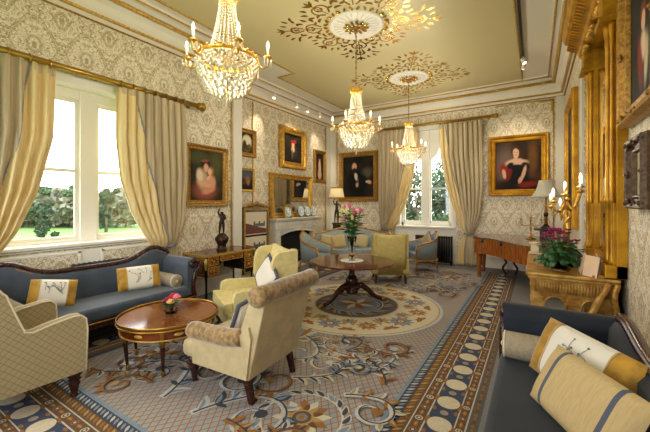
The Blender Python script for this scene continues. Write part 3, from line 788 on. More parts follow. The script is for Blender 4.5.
# ------------------------------------------------------------------ pictures
def paint(name, bg, bg2, blobs, bscale=2.5, wob=.035):
    k = NT(name, .6, 0, .15)
    uv = k.uv(); x, y, z = k.xyz(uv)
    n = k.noise(uv, 9., 2.); n2 = k.noise(k.vec(y, x, 3.3), 9., 2.)
    x = k.m1('ADD', x, k.m1('MULTIPLY', k.m1('SUBTRACT', n, .5), wob)); y = k.m1('ADD', y, k.m1('MULTIPLY', k.m1('SUBTRACT', n2, .5), wob))
    c = k.mix(k.step(k.noise(uv, bscale, 2.), .35, .65), lin(bg), lin(bg2))
    for (bx, by, rx, ry, rot, col, soft) in blobs:
        dx = k.m1('SUBTRACT', x, bx); dy = k.m1('SUBTRACT', y, by)
        if rot:
            ca, sa = cos(rot), sin(rot)
            dx, dy = k.m1('ADD', k.m1('MULTIPLY', dx, ca), k.m1('MULTIPLY', dy, sa)), k.m1('SUBTRACT', k.m1('MULTIPLY', dy, ca), k.m1('MULTIPLY', dx, sa))
        dx = k.m1('DIVIDE', dx, rx); dy = k.m1('DIVIDE', dy, ry)
        d = k.m1('SQRT', k.m1('ADD', k.m1('MULTIPLY', dx, dx), k.m1('MULTIPLY', dy, dy)))
        c = k.mix(k.step(d, 1+soft, max(.02, 1-soft)), c, lin(col))
    k.base(c); MT[name] = k.m; return name
def picture(name, label, cat, wall, a0, a1, z0, z1, fw, dep, canvas, fmat='gilt_old', ornate=1, tilt=0., group=None, arch=0, gap=.004, mat2=None):
    X = {'L':XL, 'F':XF, 'R':XR, 'R2':XR2}.get(wall)
    am, w, h = (a0+a1)/2, abs(a1-a0), z1-z0
    if wall in 'LF': loc, rz = (X+gap, am, z0), PI/2
    elif wall == 'E': loc, rz = (am, YB-gap, z0), 0
    else: loc, rz = (X-gap, am, z0), -PI/2
    root = thing(name, label, cat, loc, rz, group)
    T = Matrix.Rotation(tilt, 4, 'X')
    # mitred frame profile: distance inwards, depth towards viewer
    pr = [(0,0),(0,dep*.6),(fw*.12,dep),(fw*.3,dep*.92),(fw*.5,dep*.55),(fw*.72,dep*.5),(fw*.82,dep*.66),(fw*.93,dep*.6),(fw,dep*.35),(fw,0)]
    mb = MB(); mb.xf = T; secs = []
    for cxx, cz, sx, sz in ((-w/2,0,1,1),(w/2,0,-1,1),(w/2,h,-1,-1),(-w/2,h,1,-1)):
        secs.append([Vector((cxx+sx*d, -e, cz+sz*d)) for d, e in pr])
    n = len(pr)
    vs = [p for q in secs for p in q]; fs = []
    for i in range(4):
        for j in range(n): fs.append((i*n+j, i*n+(j+1)%n, ((i+1)%4)*n+(j+1)%n, ((i+1)%4)*n+j))
    mb.add(vs, fs, 0, False)
    if ornate:
        def orn(px, pz, sc):
            for q in range(5): a = q*2*PI/5; mb.ell((px+.3*sc*cos(a), -dep*.85, pz+.3*sc*sin(a)), (.34*sc,.2*sc,.26*sc), 8, 0, Matrix.Rotation(-a,3,'Y'))
            mb.ell((px,-dep*.95,pz), .26*sc, 8, 0)
        s0 = fw*.62*ornate
        for sx in (-1,1):
            for sz in (0,1): orn(sx*(w/2-fw*.4), fw*.4 if not sz else h-fw*.4, s0)
        for sx in (-1,1): orn(sx*(w/2-fw*.3), h/2, s0*.75)
        for pz in (fw*.3, h-fw*.3): orn(0, pz, s0*.75)
        for e in range(2):
            L_ = (w if e else h)-fw*2; nb = max(4, int(L_/(fw*.6)))
            for i in range(nb):
                q = -L_/2+L_*(i+.5)/nb
                for s in (-1,1):
                    if e: mb.ell((q,-dep*.72,(fw*.22 if s < 0 else h-fw*.22)), (fw*.22,fw*.14,fw*.13), 6, 0)
                    else: mb.ell((s*(w/2-fw*.22),-dep*.72,h/2+q), (fw*.13,fw*.14,fw*.22), 6, 0)
    mb.build('frame', fmat, root)
    mb = MB(); mb.xf = T; e = fw*.95
    mb.add([(-w/2+e,-dep*.3,e),(w/2-e,-dep*.3,e),(w/2-e,-dep*.3,h-e),(-w/2+e,-dep*.3,h-e)], [(0,1,2,3)], 0, False, [[(0,0),(1,0),(1,1),(0,1)]])
    mb.add([(-w/2+e,-.002,e),(w/2-e,-.002,e),(w/2-e,-.002,h-e),(-w/2+e,-.002,h-e)], [(3,2,1,0)], 1)
    mb.build('mirror_plate' if canvas == 'mirror' else 'canvas', [canvas,'picture_back'], root)
    return root
SK = (226,176,140); SK2 = (206,146,112)
p1 = paint('oil_mother', (64,58,34), (36,34,22), [(.3,.85,.3,.12,0,(74,76,38),.6),(.8,.75,.2,.3,0,(84,80,44),.7),(.45,.08,.6,.14,0,(48,30,20),.6),
    (.45,.2,.34,.19,0,(146,82,62),.5),(.37,.42,.16,.2,.25,(198,166,138),.45),(.29,.5,.09,.13,.2,(228,206,182),.4),(.63,.36,.14,.16,-.3,(216,158,126),.35),(.55,.21,.2,.07,.25,(208,146,114),.4),(.42,.33,.2,.05,-.2,(220,166,132),.35),
    (.46,.74,.15,.085,.1,(46,30,26),.35),(.45,.80,.11,.03,.1,(146,74,70),.4),(.48,.66,.075,.085,.2,(224,168,134),.3),(.62,.60,.09,.085,0,(176,126,74),.35),(.59,.585,.06,.068,0,(234,186,152),.3),(.56,.47,.08,.03,.6,(232,184,150),.4)], 2.5, .02)
picture('framed_painting', 'gilt-framed oil painting of a mother embracing a child', 'painting', 'L', 3.72, 4.70, 1.69, 2.86, .115, .09, p1, 'gilt_old', .9)
p2 = paint('oil_landscape', (70,56,30), (40,34,20), [(.5,.5,.42,.42,0,(176,164,120),.12),(.5,.62,.36,.26,0,(214,206,176),.3),(.5,.25,.4,.16,0,(86,72,36),.35),(.3,.42,.15,.2,0,(60,58,30),.4),(.7,.36,.12,.1,0,(110,84,44),.4)])
picture('framed_painting', 'small oval-vignette landscape painting in a gilt frame beside the white corner strip', 'painting', 'F', 5.66, 6.26, 2.90, 3.60, .11, .07, p2, 'gilt_old', .9)
p3 = paint('oil_dusk', (44,46,58), (30,30,38), [(.5,.78,.6,.22,0,(84,92,108),.5),(.62,.5,.2,.2,0,(150,106,62),.5),(.4,.34,.12,.2,0,(96,64,40),.4),(.5,.12,.6,.14,0,(40,30,22),.4),(.66,.36,.06,.14,0,(180,130,80),.4)])
picture('framed_painting', 'small dark blue evening painting in a thin gilt frame, hung below the landscape', 'painting', 'F', 5.66, 6.22, 2.03, 2.62, .06, .05, p3, 'gold_bead', .0)
p4 = paint('oil_redcap', (52,42,30), (28,24,18), [(.5,.22,.34,.3,0,(34,30,28),.35),(.62,.4,.14,.2,.2,(58,50,40),.5),(.5,.47,.09,.1,0,(208,190,150),.4),(.47,.3,.05,.16,0,(110,92,62),.5),(.5,.63,.085,.1,0,(224,170,130),.25),(.38,.62,.05,.12,0,(56,34,22),.5),(.52,.735,.14,.05,-.1,(158,40,34),.3),(.62,.77,.06,.06,0,(150,36,32),.4)], 2.5, .02)
picture('framed_painting', 'portrait with a red cap in a heavy carved gilt frame above the mantel mirror', 'painting', 'F', 7.2, 8.42, 2.76, 3.96, .19, .11, p4, 'gold', 1., .0)
p5 = paint('oil_whitegown', (60,34,24), (36,22,18), [(.5,.4,.16,.36,0,(222,196,176),.3),(.5,.2,.22,.18,0,(210,176,150),.4),(.5,.78,.1,.09,0,(224,176,140),.3),(.5,.84,.12,.06,0,(70,40,26),.4),(.4,.5,.06,.14,.3,(214,160,130),.4)])
picture('framed_painting', 'small full-length painting of a woman in a white gown near the room corner', 'painting', 'F', 8.92, 9.62, 2.42, 3.5, .12, .07, p5, 'gilt_old', .5)
p6 = paint('oil_beard', (44,39,35), (27,24,22), [(.74,.56,.2,.12,.4,(92,84,66),.6),(.45,.33,.3,.34,0,(20,19,21),.35),(.66,.36,.16,.16,-.4,(24,23,25),.4),(.44,.5,.05,.1,.35,(204,198,188),.3),(.5,.42,.02,.1,.2,(74,88,120),.4),(.365,.83,.09,.06,.1,(48,34,26),.35),(.38,.745,.078,.095,0,(216,164,132),.22),(.385,.655,.075,.06,0,(42,28,22),.4),(.47,.3,.045,.06,-.2,(206,156,126),.35),(.86,.36,.07,.045,-.4,(212,162,130),.35),(.78,.37,.035,.025,-.3,(200,196,188),.4)], 2.5, .015)
picture('framed_painting', 'large dark portrait of a bearded man in a wide gilt frame', 'painting', 'E', -5.72, -4.28, 1.80, 3.46, .16, .1, p6, 'gilt_old', .0, .0)
p7 = paint('oil_lady', (70,46,30), (42,28,22), [(.25,.5,.25,.35,0,(112,94,84),.6),(.82,.62,.1,.3,0,(108,72,36),.6),(.5,.04,.6,.16,0,(36,20,16),.5),(.5,.3,.22,.28,0,(24,20,20),.25),(.5,.1,.36,.16,0,(26,20,20),.4),(.2,.42,.1,.12,.6,(146,46,32),.4),(.3,.34,.07,.16,-.3,(120,36,28),.45),(.72,.1,.2,.06,.1,(128,36,28),.5),(.48,.55,.24,.085,0,(224,180,150),.25),(.34,.5,.08,.06,.5,(30,24,24),.3),(.66,.48,.09,.075,-.5,(26,22,22),.3),(.48,.465,.15,.05,0,(28,22,22),.3),
   (.2,.33,.038,.1,.2,(218,170,140),.3),(.63,.34,.04,.15,-.3,(216,170,140),.3),(.56,.2,.045,.08,-.5,(214,166,136),.3),(.46,.66,.045,.08,0,(220,172,142),.3),(.45,.8,.1,.1,0,(74,46,28),.3),(.46,.755,.066,.095,0,(228,182,152),.2),(.43,.77,.012,.008,0,(80,50,40),.5),(.485,.77,.012,.008,0,(80,50,40),.5),(.46,.715,.02,.008,0,(170,90,80),.5)])
picture('framed_painting', 'large gilt-framed portrait of a woman in a bare-shouldered black dress', 'painting', 'E', -1.06, .30, 1.94, 3.52, .17, .11, p7, 'gilt_mirror', .5)
p8 = paint('oil_rightwoman', (46,42,42), (30,28,30), [(.5,.3,.2,.3,0,(50,62,66),.35),(.5,.42,.1,.12,0,(226,196,170),.4),(.5,.62,.075,.085,0,(228,184,152),.25),(.5,.68,.1,.09,0,(120,62,34),.35),(.5,.63,.06,.07,0,(228,184,152),.25),(.38,.3,.08,.2,.2,(140,50,40),.5),(.6,.28,.06,.18,-.2,(206,190,160),.5)])
picture('framed_painting', 'portrait of a woman in an ornate gilt frame, high on the near right wall', 'painting', 'R', 3.10, 4.22, 2.46, 3.78, .16, .11, p8, 'gilt_old', .9)
p9 = paint('oil_small', (196,184,150), (170,156,120), [(.5,.4,.2,.24,0,(190,110,80),.4),(.5,.7,.12,.1,0,(222,180,150),.4),(.5,.2,.3,.12,0,(90,80,60),.5)], 4.)
picture('framed_painting', 'small picture in a deep dark carved frame below the portrait on the right wall', 'painting', 'R', 3.42, 3.98, 1.70, 2.30, .12, .10, p9, 'carved_brown', 1.0)
p10 = paint('oil_tall', (56,54,46), (38,36,32), [(.5,.7,.3,.2,0,(88,84,70),.5),(.5,.3,.25,.3,0,(46,40,34),.5)])
picture('framed_painting', 'tall dark gilt-framed picture in the far right corner past the giant mirror', 'painting', 'R2', 7.0, 8.7, 1.3, 3.72, .14, .09, p10, 'gilt_mirror', .0)

# mirror standing on the mantelpiece
picture('mantel_mirror', 'gilt overmantel mirror standing on the white fireplace shelf', 'mirror', 'F', 6.78, 8.74, 1.335, 2.58, .14, .09, 'mirror', 'gold', .7, .0, None, 0, .02)
# tall framed panel with two prints and an arched crest, standing against the recess wall
t = thing('framed_print_panel', 'tall dark panel with gilt arched crest holding two prints, standing behind the desk', 'framed print', (XF+.06, 6.22, .0), PI/2)
mb = MB(); w = .9
mb.bb(-w/2,w/2,-.03,0,0,1.62,0); mb.build('panel', 'black_lacquer', t)
mb = MB()
for q in ((-w/2,-w/2+.05,0,1.62),(w/2-.05,w/2,0,1.62)): mb.bb(q[0],q[1],-.06,.0,q[2],q[3])
for z in (0,.50,1.57): mb.bb(-w/2,w/2,-.055,0,z,z+.05)
pts = [(-w/2+.0+w*i/20, 0, 1.62+.10*sin(PI*i/20)**.7) for i in range(21)]
mb.tube([(a,-.03,c) for a,b,c in pts], .03, 8)
for i in range(7): mb.ell((-.24+.08*i,-.05,1.66+.05*sin(PI*(i+1)/8)), (.05,.03,.05), 8)
mb.ell((0,-.06,1.74), (.08,.04,.06), 10); mb.build('frame', 'gilt_old', t, bevel=0)
mb = MB()
def flatq(mb, x0,x1,z0,z1,y,m): mb.add([(x0,y,z0),(x1,y,z0),(x1,y,z1),(x0,y,z1)], [(0,1,2,3)], m)
for z0, z1 in ((.95,1.52),(.42,.9)):
    flatq(mb,-.38,.38,z0,z1,-.034,0)
    L = z1-z0
    mb.add([(-.37,-.035,z0+.02),(.37,-.035,z0+.02),(.37,-.035,z0+.13),(.1,-.035,z0+.18),(-.2,-.035,z0+.26),(-.37,-.035,z0+.3)], [(0,1,2,3,4,5)], 1)
    for i in range(7):
        x = -.1+i*.06; mb.add([(x,-.036,z0+.2),(x+.055,-.036,z0+.2),(x+.055,-.036,z0+.28+.05*(i%3==0)),(x,-.036,z0+.28+.05*(i%3==0))], [(0,1,2,3)], 2)
mb.build('print', ['print_sky','print_red','stripe_blue'], t)
LE = 14; WORLD = 6.5; EXPO = 0.3
# ------------------------------------------------------------------ seat furniture
def turned_leg(mb, x, y, h, r, m=0, caster=None):
    mb.lathe([(r*.55,0),(r*.6,h*.06),(r*.4,h*.1),(r*.62,h*.2),(r*.75,h*.38),(r*.95,h*.5),(r*.6,h*.58),(r*1.1,h*.64),(r*.7,h*.7),(r*1.15,h*.8),(r*1.2,h)], (x,y,0), 12, m)
def taper_leg(mb, x, y, h, r0, r1, sx=0, sy=0, m=0):
    vs = [(x+sx+a*r0, y+sy+b*r0, 0) for a,b in ((-1,-1),(1,-1),(1,1),(-1,1))] + [(x+a*r1, y+b*r1, h) for a,b in ((-1,-1),(1,-1),(1,1),(-1,1))]
    mb.add(vs, [(3,2,1,0),(4,5,6,7),(0,1,5,4),(1,2,6,5),(2,3,7,6),(3,0,4,7)], m)
def pillow_mesh(w, h, t, mf=None, n=24, pinch=.06):
    mb = MB()
    for sgn in (1,-1):
        def fn(u, v):
            a, b = 2*u-1, 2*v-1
            k_ = 1-pinch*(1-abs(b)**2)*abs(a)**3; l_ = 1-pinch*(1-abs(a)**2)*abs(b)**3
            th = t*.5*((1-a**4)*(1-b**4))**.55
            return (a*w/2*l_*1., sgn*th, b*h/2*k_)
        mb.grid(fn, n, n, 0, True, mf)
    return mb
def pillow(label, loc, w, h, t, mats, mf=None, rz=0., lean=0., roll=0., group=None, extra=None, cat='cushion'):
    root = thing('cushion', label, cat, loc, 0, group)
    root.rotation_euler = Euler((lean, roll, rz), 'XYZ')
    pillow_mesh(w, h, t, mf).build('cover', mats, root)
    pts = []
    for i in range(64):
        q = i/64*4; e = int(q); f = 2*(q-e)-1
        a, b = ((f,-1),(1,f),(-f,1),(-1,-f))[e]
        pts.append((a*w/2*(1-.06*(1-abs(a)**2)*abs(b)**3), 0, b*h/2*(1-.06*(1-abs(b)**2)*abs(a)**3)))
    return root, pts

# long scroll-ended sofa
def make_sofa(label, loc, rz, fab, L=2.3, ce=.17):
    t = thing('sofa', label, 'sofa', loc, rz, None)
    h = L/2
    mb = MB(); mb.bb(-h+.10,h-.10,-.42,.30,.34,.50); mb.build('seat', fab, t, bevel=.055, seg=4)
    def crest(u): return .865+ce*math.exp(-((abs(u)-.8)/.24)**2)
    N = 28
    mb = MB(); secs = []
    for i in range(N+1):
        u = -1+2*i/N; x = u*(h-.06); z = crest(u)
        secs.append([(x,.20,.40),(x,.215,.6),(x,.235,z-.06),(x,.27,z-.01),(x,.34,z-.01),(x,.38,z-.08),(x,.36,.30),(x,.22,.30)])
    mb.loft(secs, 0, True); mb.build('backrest', fab, t)
    mb = MB(); mb.tube([(u*(h-.04), .31, crest(u)+.012) for u in [-1+2*i/N for i in range(N+1)]], .038, 10, 0)
    for s in (-1,1): mb.ell((s*(h-.05),.31,crest(1)+.0), (.06,.045,.055), 10)
    mb.build('crest_rail', 'mahogany', t)
    mb = MB(); mb.tube([(u*(h-.08), .262, crest(u)-.035) for u in [-1+2*i/N for i in range(N+1)]], .006, 5, 0); mb.build('piping', 'gilt_old', t)
    for s in (-1,1):
        prof = [(h-.16,.36),(h-.155,.5),(h-.15,.62),(h-.15,.72),(h-.15,.80)]
        cxx, cz, r = h-.045, .805, .105
        for i in range(11):
            a = PI - i/10*PI*1.35; prof.append((cxx+r*cos(a), cz+r*sin(a)))
        prof += [(h-.03,.66),(h-.05,.52),(h-.04,.36)]
        mb = MB(); mb.prism([(s*a,b) for a, b in prof], -.40, .30, 'y', 0, True); mb.build('arm', fab, t, bevel=.012, seg=2)
        mb = MB()
        sp = [(h-.02,.33),(h-.05,.45),(h-.045,.58),(h-.02,.68)] 
        pts = spline([(s*a,-.405,b) for a,b in sp], 5)
        pts += [Vector((s*(cxx+.105*(1-.8*i/22)*cos(-.6+i/22*4.6)), -.405, cz+.105*(1-.8*i/22)*sin(-.6+i/22*4.6))) for i in range(23)]
        mb.tube(pts, [.032]*20+[.026]*(len(pts)-20), 8); mb.ell((s*cxx,-.41,cz), (.03,.03,.03), 8)
        mb.build('scroll', 'mahogany', t)
    mb = MB(); mb.bb(-h+.03,h-.03,-.425,-.38,.27,.345); mb.bb(-h+.03,h-.03,.30,.36,.27,.345); mb.bb(-h+.03,-h+.08,-.4,.34,.27,.345); mb.bb(h-.08,h-.03,-.4,.34,.27,.345)
    mb.tube([(-h+.05,-.43,.335),(h-.05,-.43,.335)], .008, 5, 1); mb.build('seat_rail', ['mahogany','gilt_old'], t)
    for sx in (-1,1):
        for sy in (-1,1):
            mb = MB(); mb.tube(spline([(sx*(h-.07),sy*.36-.02,.28),(sx*(h-.03),sy*.38-.02,.2),(sx*(h-.08),sy*.36-.02,.09),(sx*(h+.0),sy*.40-.02,.015)],5), [.045-.0013*i for i in range(16)], 8)
            mb.build('leg', 'mahogany', t)
    return t
make_sofa('long slate-blue sofa with dark wood scroll ends under the left window', (-4.80,2.10,0), face(1,0), 'blue_velvet')
make_sofa('dark navy sofa with scroll ends in the lower right corner', (.21,2.20,0), face(-1,0), 'navy_velvet', 2.36, .05).scale = (1,1.1,.965)
def bolster(label, loc, rz, L, r, mat, group=None):
    t = thing('bolster', label, 'bolster cushion', loc, rz, group)
    mb = MB(); mb.lathe([(r*.2,-L/2),(r*.8,-L/2+.004),(r*.97,-L/2+.025),(r,-L/2+.06),(r,L/2-.06),(r*.97,L/2-.025),(r*.8,L/2-.004),(r*.2,L/2)], (0,0,0), 24, 0, True, 'y'); mb.build('cover', mat, t)
    for s in (-1,1):
        mb = MB(); mb.tube([(r*.96*cos(w),s*(L/2-.02),r*.96*sin(w)) for w in [2*PI*i/24 for i in range(24)]], .008, 5, closed=True); mb.ell((0,s*L/2,0),(.02,.01,.02),8); mb.build('piping', 'piping_cream', t)
bolster('taupe bolster tucked against the right scroll arm of the slate-blue sofa', (-4.76,2.985,.59), face(1,0), .56, .095, 'bolster_taupe')
bolster('taupe bolster tucked against the left scroll arm of the slate-blue sofa', (-4.76,1.215,.59), face(1,0), .56, .095, 'bolster_taupe')
bolster('taupe bolster against the far scroll arm of the dark navy sofa', (.09,3.115,.59), face(-1,0), .64, .105, 'bolster_taupe')
ML = ['mustard','cushion_white','thread_grey']
def band(u, v): return 0 if (u < .2 or u > .8) else 1
def embroid(root, w, h, t, seed):
    R = random.Random(seed); mb = MB()
    for q in range(9):
        x, z = R.uniform(-.2,.2)*w, R.uniform(-.3,.2)*h; a = R.uniform(.5,2.6); pts = []
        for i in range(8):
            uu, vv = x/(w/2), z/(h/2); th = t*.5*max(0,(1-uu**4)*(1-vv**4))**.55+.003
            pts.append((x,-th,z)); x += .02*cos(a); z += .02*sin(a); a += R.uniform(-.3,.4)
            if abs(x) > .26*w or abs(z) > .38*h: break
        if len(pts) > 2:
            mb.tube(pts, .0028, 4, 0)
            mb.ell(pts[-1], (.01,.003,.007), 6, q % 2)
    mb.build('embroidery', ['thread_grey','leaf_green'], root)
def mpillow(label, loc, rz, lean, roll, w=.52, h=.34, t=.15, seed=1):
    r, pts = pillow(label, loc, w, h, t, ML, band, rz, lean, roll); embroid(r, w, h, t, seed)
    mb = MB()
    for s in (-1,1): mb = MB(); mb.tube([(s*.3*w, -t*.5*((1-.6**4)*(1-b**4))**.55-.002, b*h/2) for b in [-.96+1.92*i/14 for i in range(15)]], .005, 5); mb.build('seam_trim', 'cushion_sand', r)
mpillow('mustard and white embroidered cushion at the left of the slate-blue sofa', (-4.76,1.58,.70), face(1,-.3), -.36, .16, .44, .31, .13, 3)
mpillow('mustard and white embroidered cushion at the right of the slate-blue sofa', (-4.72,2.56,.70), face(1,-.25), -.34, .0, .54, .32, .13, 4)
mpillow('mustard and white embroidered cushion leaning on the back of the dark navy sofa', (.24,2.68,.70), face(-.8,-.6), -.42, .04, .70, .40, .15, 5)
def stripes(u, v): return 1 if (.17 < u < .215 or .80 < u < .845) else 0
r_, _ = pillow('sand-coloured cushion with two slate stripes on the dark navy sofa', (.22,2.31,.66), .68, .38, .13, ['cushion_sand','stripe_blue'], stripes, face(-.86,-.5), -.5, .0)

# wing chair
def make_wing(label, loc, rz, fab, wd=.84, dp=.78, H=1.13, legc='dark_leg'):
    t = thing('wing_chair', label, 'armchair', loc, rz)
    h = wd/2
    mb = MB(); mb.bb(-h+.02,h-.02,-dp/2+.02,dp/2-.06,.17,.36); mb.build('seat_base', fab, t, bevel=.03)
    mb = MB(); mb.prism([(-h+.11,-dp/2+.13),(-h+.03,-dp/2+.11),(-h+.03,-dp/2-.01),(h-.03,-dp/2-.01),(h-.03,-dp/2+.11),(h-.11,-dp/2+.13),(h-.11,dp/2-.16),(-h+.11,dp/2-.16)], .355, .485, 'z'); mb.build('seat_cushion', fab, t, bevel=.04, seg=4)
    mb = MB(); N = 12; secs = []
    for i in range(N+1):
        u = -1+2*i/N; x = u*(h-.06)
        zt = H-.05+.05*abs(u)**2.5
        yb = dp/2-.14; dy = .05*u*u
        secs.append([(x,yb-.02-dy*.3,.34),(x,yb-.0-dy,.75),(x,yb+.06-dy,zt-.05),(x,yb+.09-dy,zt),(x,yb+.15-dy*.5,zt-.01),(x,yb+.165-dy*.5,zt-.06),(x,yb+.125,.6),(x,yb+.09,.2)])
    mb.loft(secs, 0, True); mb.build('backrest', fab, t)
    for s in (-1,1):
        mb = MB(); q = [(-dp/2+.12,.2),(-dp/2+.10,.52),(-dp/2+.12,.60),(-dp/2+.2,.625),(dp/2-.1,.60),(dp/2-.04,.55),(dp/2-.04,.2)]
        x0, x1 = s*(h-.12), s*h
        mb.prism([(a,b) for a,b in q], min(x0,x1), max(x0,x1), 'x', 0); mb.build('arm', fab, t, bevel=.045, seg=4)
        mb = MB(); q = [(dp/2-.02,.56),(dp/2-.36,.58),(dp/2-.40,.68),(dp/2-.39,.92),(dp/2-.35,H-.09),(dp/2-.28,H-.04),(dp/2-.02,H-.02)]
        secs = []
        x0, x1 = s*(h-.085), s*(h-.01)
        mb.prism(q, min(x0,x1), max(x0,x1), 'x', 0); mb.build('wing', fab, t, bevel=.03, seg=4)
    for sx in (-1,1):
        mb = MB(); mb.tube(spline([(sx*(h-.07),-dp/2+.08,.18),(sx*(h-.05),-dp/2+.05,.13),(sx*(h-.08),-dp/2+.08,.06),(sx*(h-.06),-dp/2+.05,.0)],4), [.038,.038,.037,.035,.032,.03,.027,.025,.022,.022,.024,.028,.03], 8); mb.build('leg', legc, t)
        mb = MB(); taper_leg(mb, sx*(h-.08), dp/2-.09, .19, .02, .028, sx*.01, .05); mb.build('leg', legc, t)
    return t
make_wing('pale yellow wing chair between the coffee table and the writing desk', (-3.36,3.45,0), face(-.48,-.88), 'yellow_fabric', .84, 1.0, 1.12)
make_wing('mustard yellow wing chair seen from behind beyond the round table', (-2.80,7.12,0), face(-.5,.87), 'yellow_back', .78, .72, 1.10)
r_, pts = pillow('white cushion with dark grey fringe standing in the pale yellow wing chair', (-3.12,3.42,.74), .42, .42, .13, ['cushion_white'], None, face(-.5,-.87), -.3, PI/5)
mb = MB()
for i in range(0,64):
    p = Vector(pts[i])*.98
    for q in (0,1):
        d = p.normalized()*.04; mb.tube([p, p+d+Vector((.006*q,.006*(1-2*q),-.004))], .007, 4)
mb.tube([Vector(p)*.985 for p in pts], .024, 5, closed=True)
mb.build('fringe', 'fringe_grey', r_)

# roll-topped cream chair in the foreground
t = thing('roll_top_armchair', 'cream velvet armchair with tan plush rolled top, seen from behind in the foreground', 'armchair', (-2.41,2.40,0), face(-1,-.06)); t.scale = (1.08,1.02,1)
mb = MB(); mb.bb(-.34,.34,-.56,.24,.24,.42); mb.build('seat', 'cream_velvet', t, bevel=.07, seg=4)
mb = MB(); secs = []
for i in range(9):
    u = -1+2*i/8; x = u*.345
    secs.append([(x,.16,.38),(x,.20,.6),(x,.30,.86),(x,.37,.96),(x,.46,.96),(x,.485,.9),(x,.41,.6),(x,.31,.22),(x,.17,.22)])
mb.loft(secs, 0, True); mb.build('backrest', 'cream_velvet', t, bevel=.012, seg=2)
mb = MB(); pts = [(-.425,.0,0)]
mb.lathe([(.02,-.43),(.075,-.425),(.09,-.40),(.084,-.3),(.088,0),(.084,.3),(.09,.40),(.075,.425),(.02,.43)], (0,.45,.975), 20, 0, True, 'x'); mb.build('back_roll', 'plush_tan', t)
for s in (-1,1):
    mb = MB(); mb.prism([(-.34,.24),(-.36,.40),(-.34,.52),(-.2,.55),(.2,.58),(.33,.70),(.36,.6),(.31,.24)], min(s*.30,s*.37), max(s*.30,s*.37), 'x'); mb.build('arm', 'cream_velvet', t, bevel=.02)
    mb = MB(); mb.tube(spline([(s*.345,-.37,.545),(s*.345,-.2,.55),(s*.345,.05,.555),(s*.345,.24,.585)],5), [.072,.078,.08]+[.078]*10+[.074]*3, 14); mb.ell((s*.345,-.37,.545),(.072,.05,.072),14); mb.build('arm_roll', 'plush_tan', t)
    mb = MB(); turned_leg(mb, s*.27, -.44, .25, .045); mb.build('leg', 'dark_leg', t)
    mb = MB(); taper_leg(mb, s*.29, .24, .25, .02, .03, 0, .06); mb.build('leg', 'mahogany', t)
R = random.Random(2); mb = MB()
for i in range(3):
    for j in range(4): mb.ell((-.22+.147*j,.21+.06*i+.01,.55+.13*i), (.014,.01,.014), 6)
mb.build('button', 'cream_velvet', t)
r_, pts = pillow('dark-fringed white cushion half hidden in the cream roll-top armchair', (-2.46,2.42,.62), .42, .40, .14, ['cushion_white'], None, face(-1,-.1), -.42, .1)
mb = MB(); mb.tube(pts, .022, 6, closed=True); mb.build('fringe', 'fringe_grey', r_)

# checked armchair at the left edge
t = thing('checked_armchair', 'large beige check armchair cut off by the left edge of the picture', 'armchair', (-3.925,1.02,0), face(0.04,1)); t.scale = (.92,1,1)
mb = MB(); mb.bb(-.46,.46,-.38,.36,.22,.40); mb.build('seat_base', 'check_cloth', t, bevel=.03)
mb = MB(); mb.bb(-.36,.36,-.36,.22,.385,.50); mb.build('seat_cushion', 'check_cloth', t, bevel=.045, seg=4)
mb = MB(); secs = []
for i in range(9):
    u = -1+2*i/8; x = u*.44
    zt = 1.12-.05*u*u
    secs.append([(x,.14,.40),(x,.20,.75),(x,.26,zt-.04),(x,.31,zt),(x,.36,zt-.03),(x,.34,.7),(x,.36,.22),(x,.2,.22)])
mb.loft(secs, 0, True); mb.build('backrest', 'check_cloth', t, bevel=.012, seg=2)
for s in (-1,1):
    q = [(-.40,.22),(-.41,.60),(-.40,.69),(-.36,.73),(-.30,.735),(-.14,.71),(-.02,.68),(.03,.70),(.08,.84),(.14,1.02),(.20,1.09),(.30,1.1),(.36,.9),(.36,.22)]
    x0, x1 = s*.37, s*.475
    mb = MB(); mb.prism(q, min(x0,x1), max(x0,x1), 'x'); mb.build('arm', 'check_cloth', t, bevel=.02, seg=3)
    for xx in (x0,x1):
        mb = MB(); mb.tube([(xx*.995,a,b) for a,b in q[:-1]], .008, 6); mb.build('piping', 'piping_cream', t)
    mb = MB(); turned_leg(mb, s*.40, -.33, .23, .05); mb.build('leg', 'mahogany', t)
    mb = MB(); taper_leg(mb, s*.40, .30, .23, .022, .03, 0, .05); mb.build('leg', 'mahogany', t)

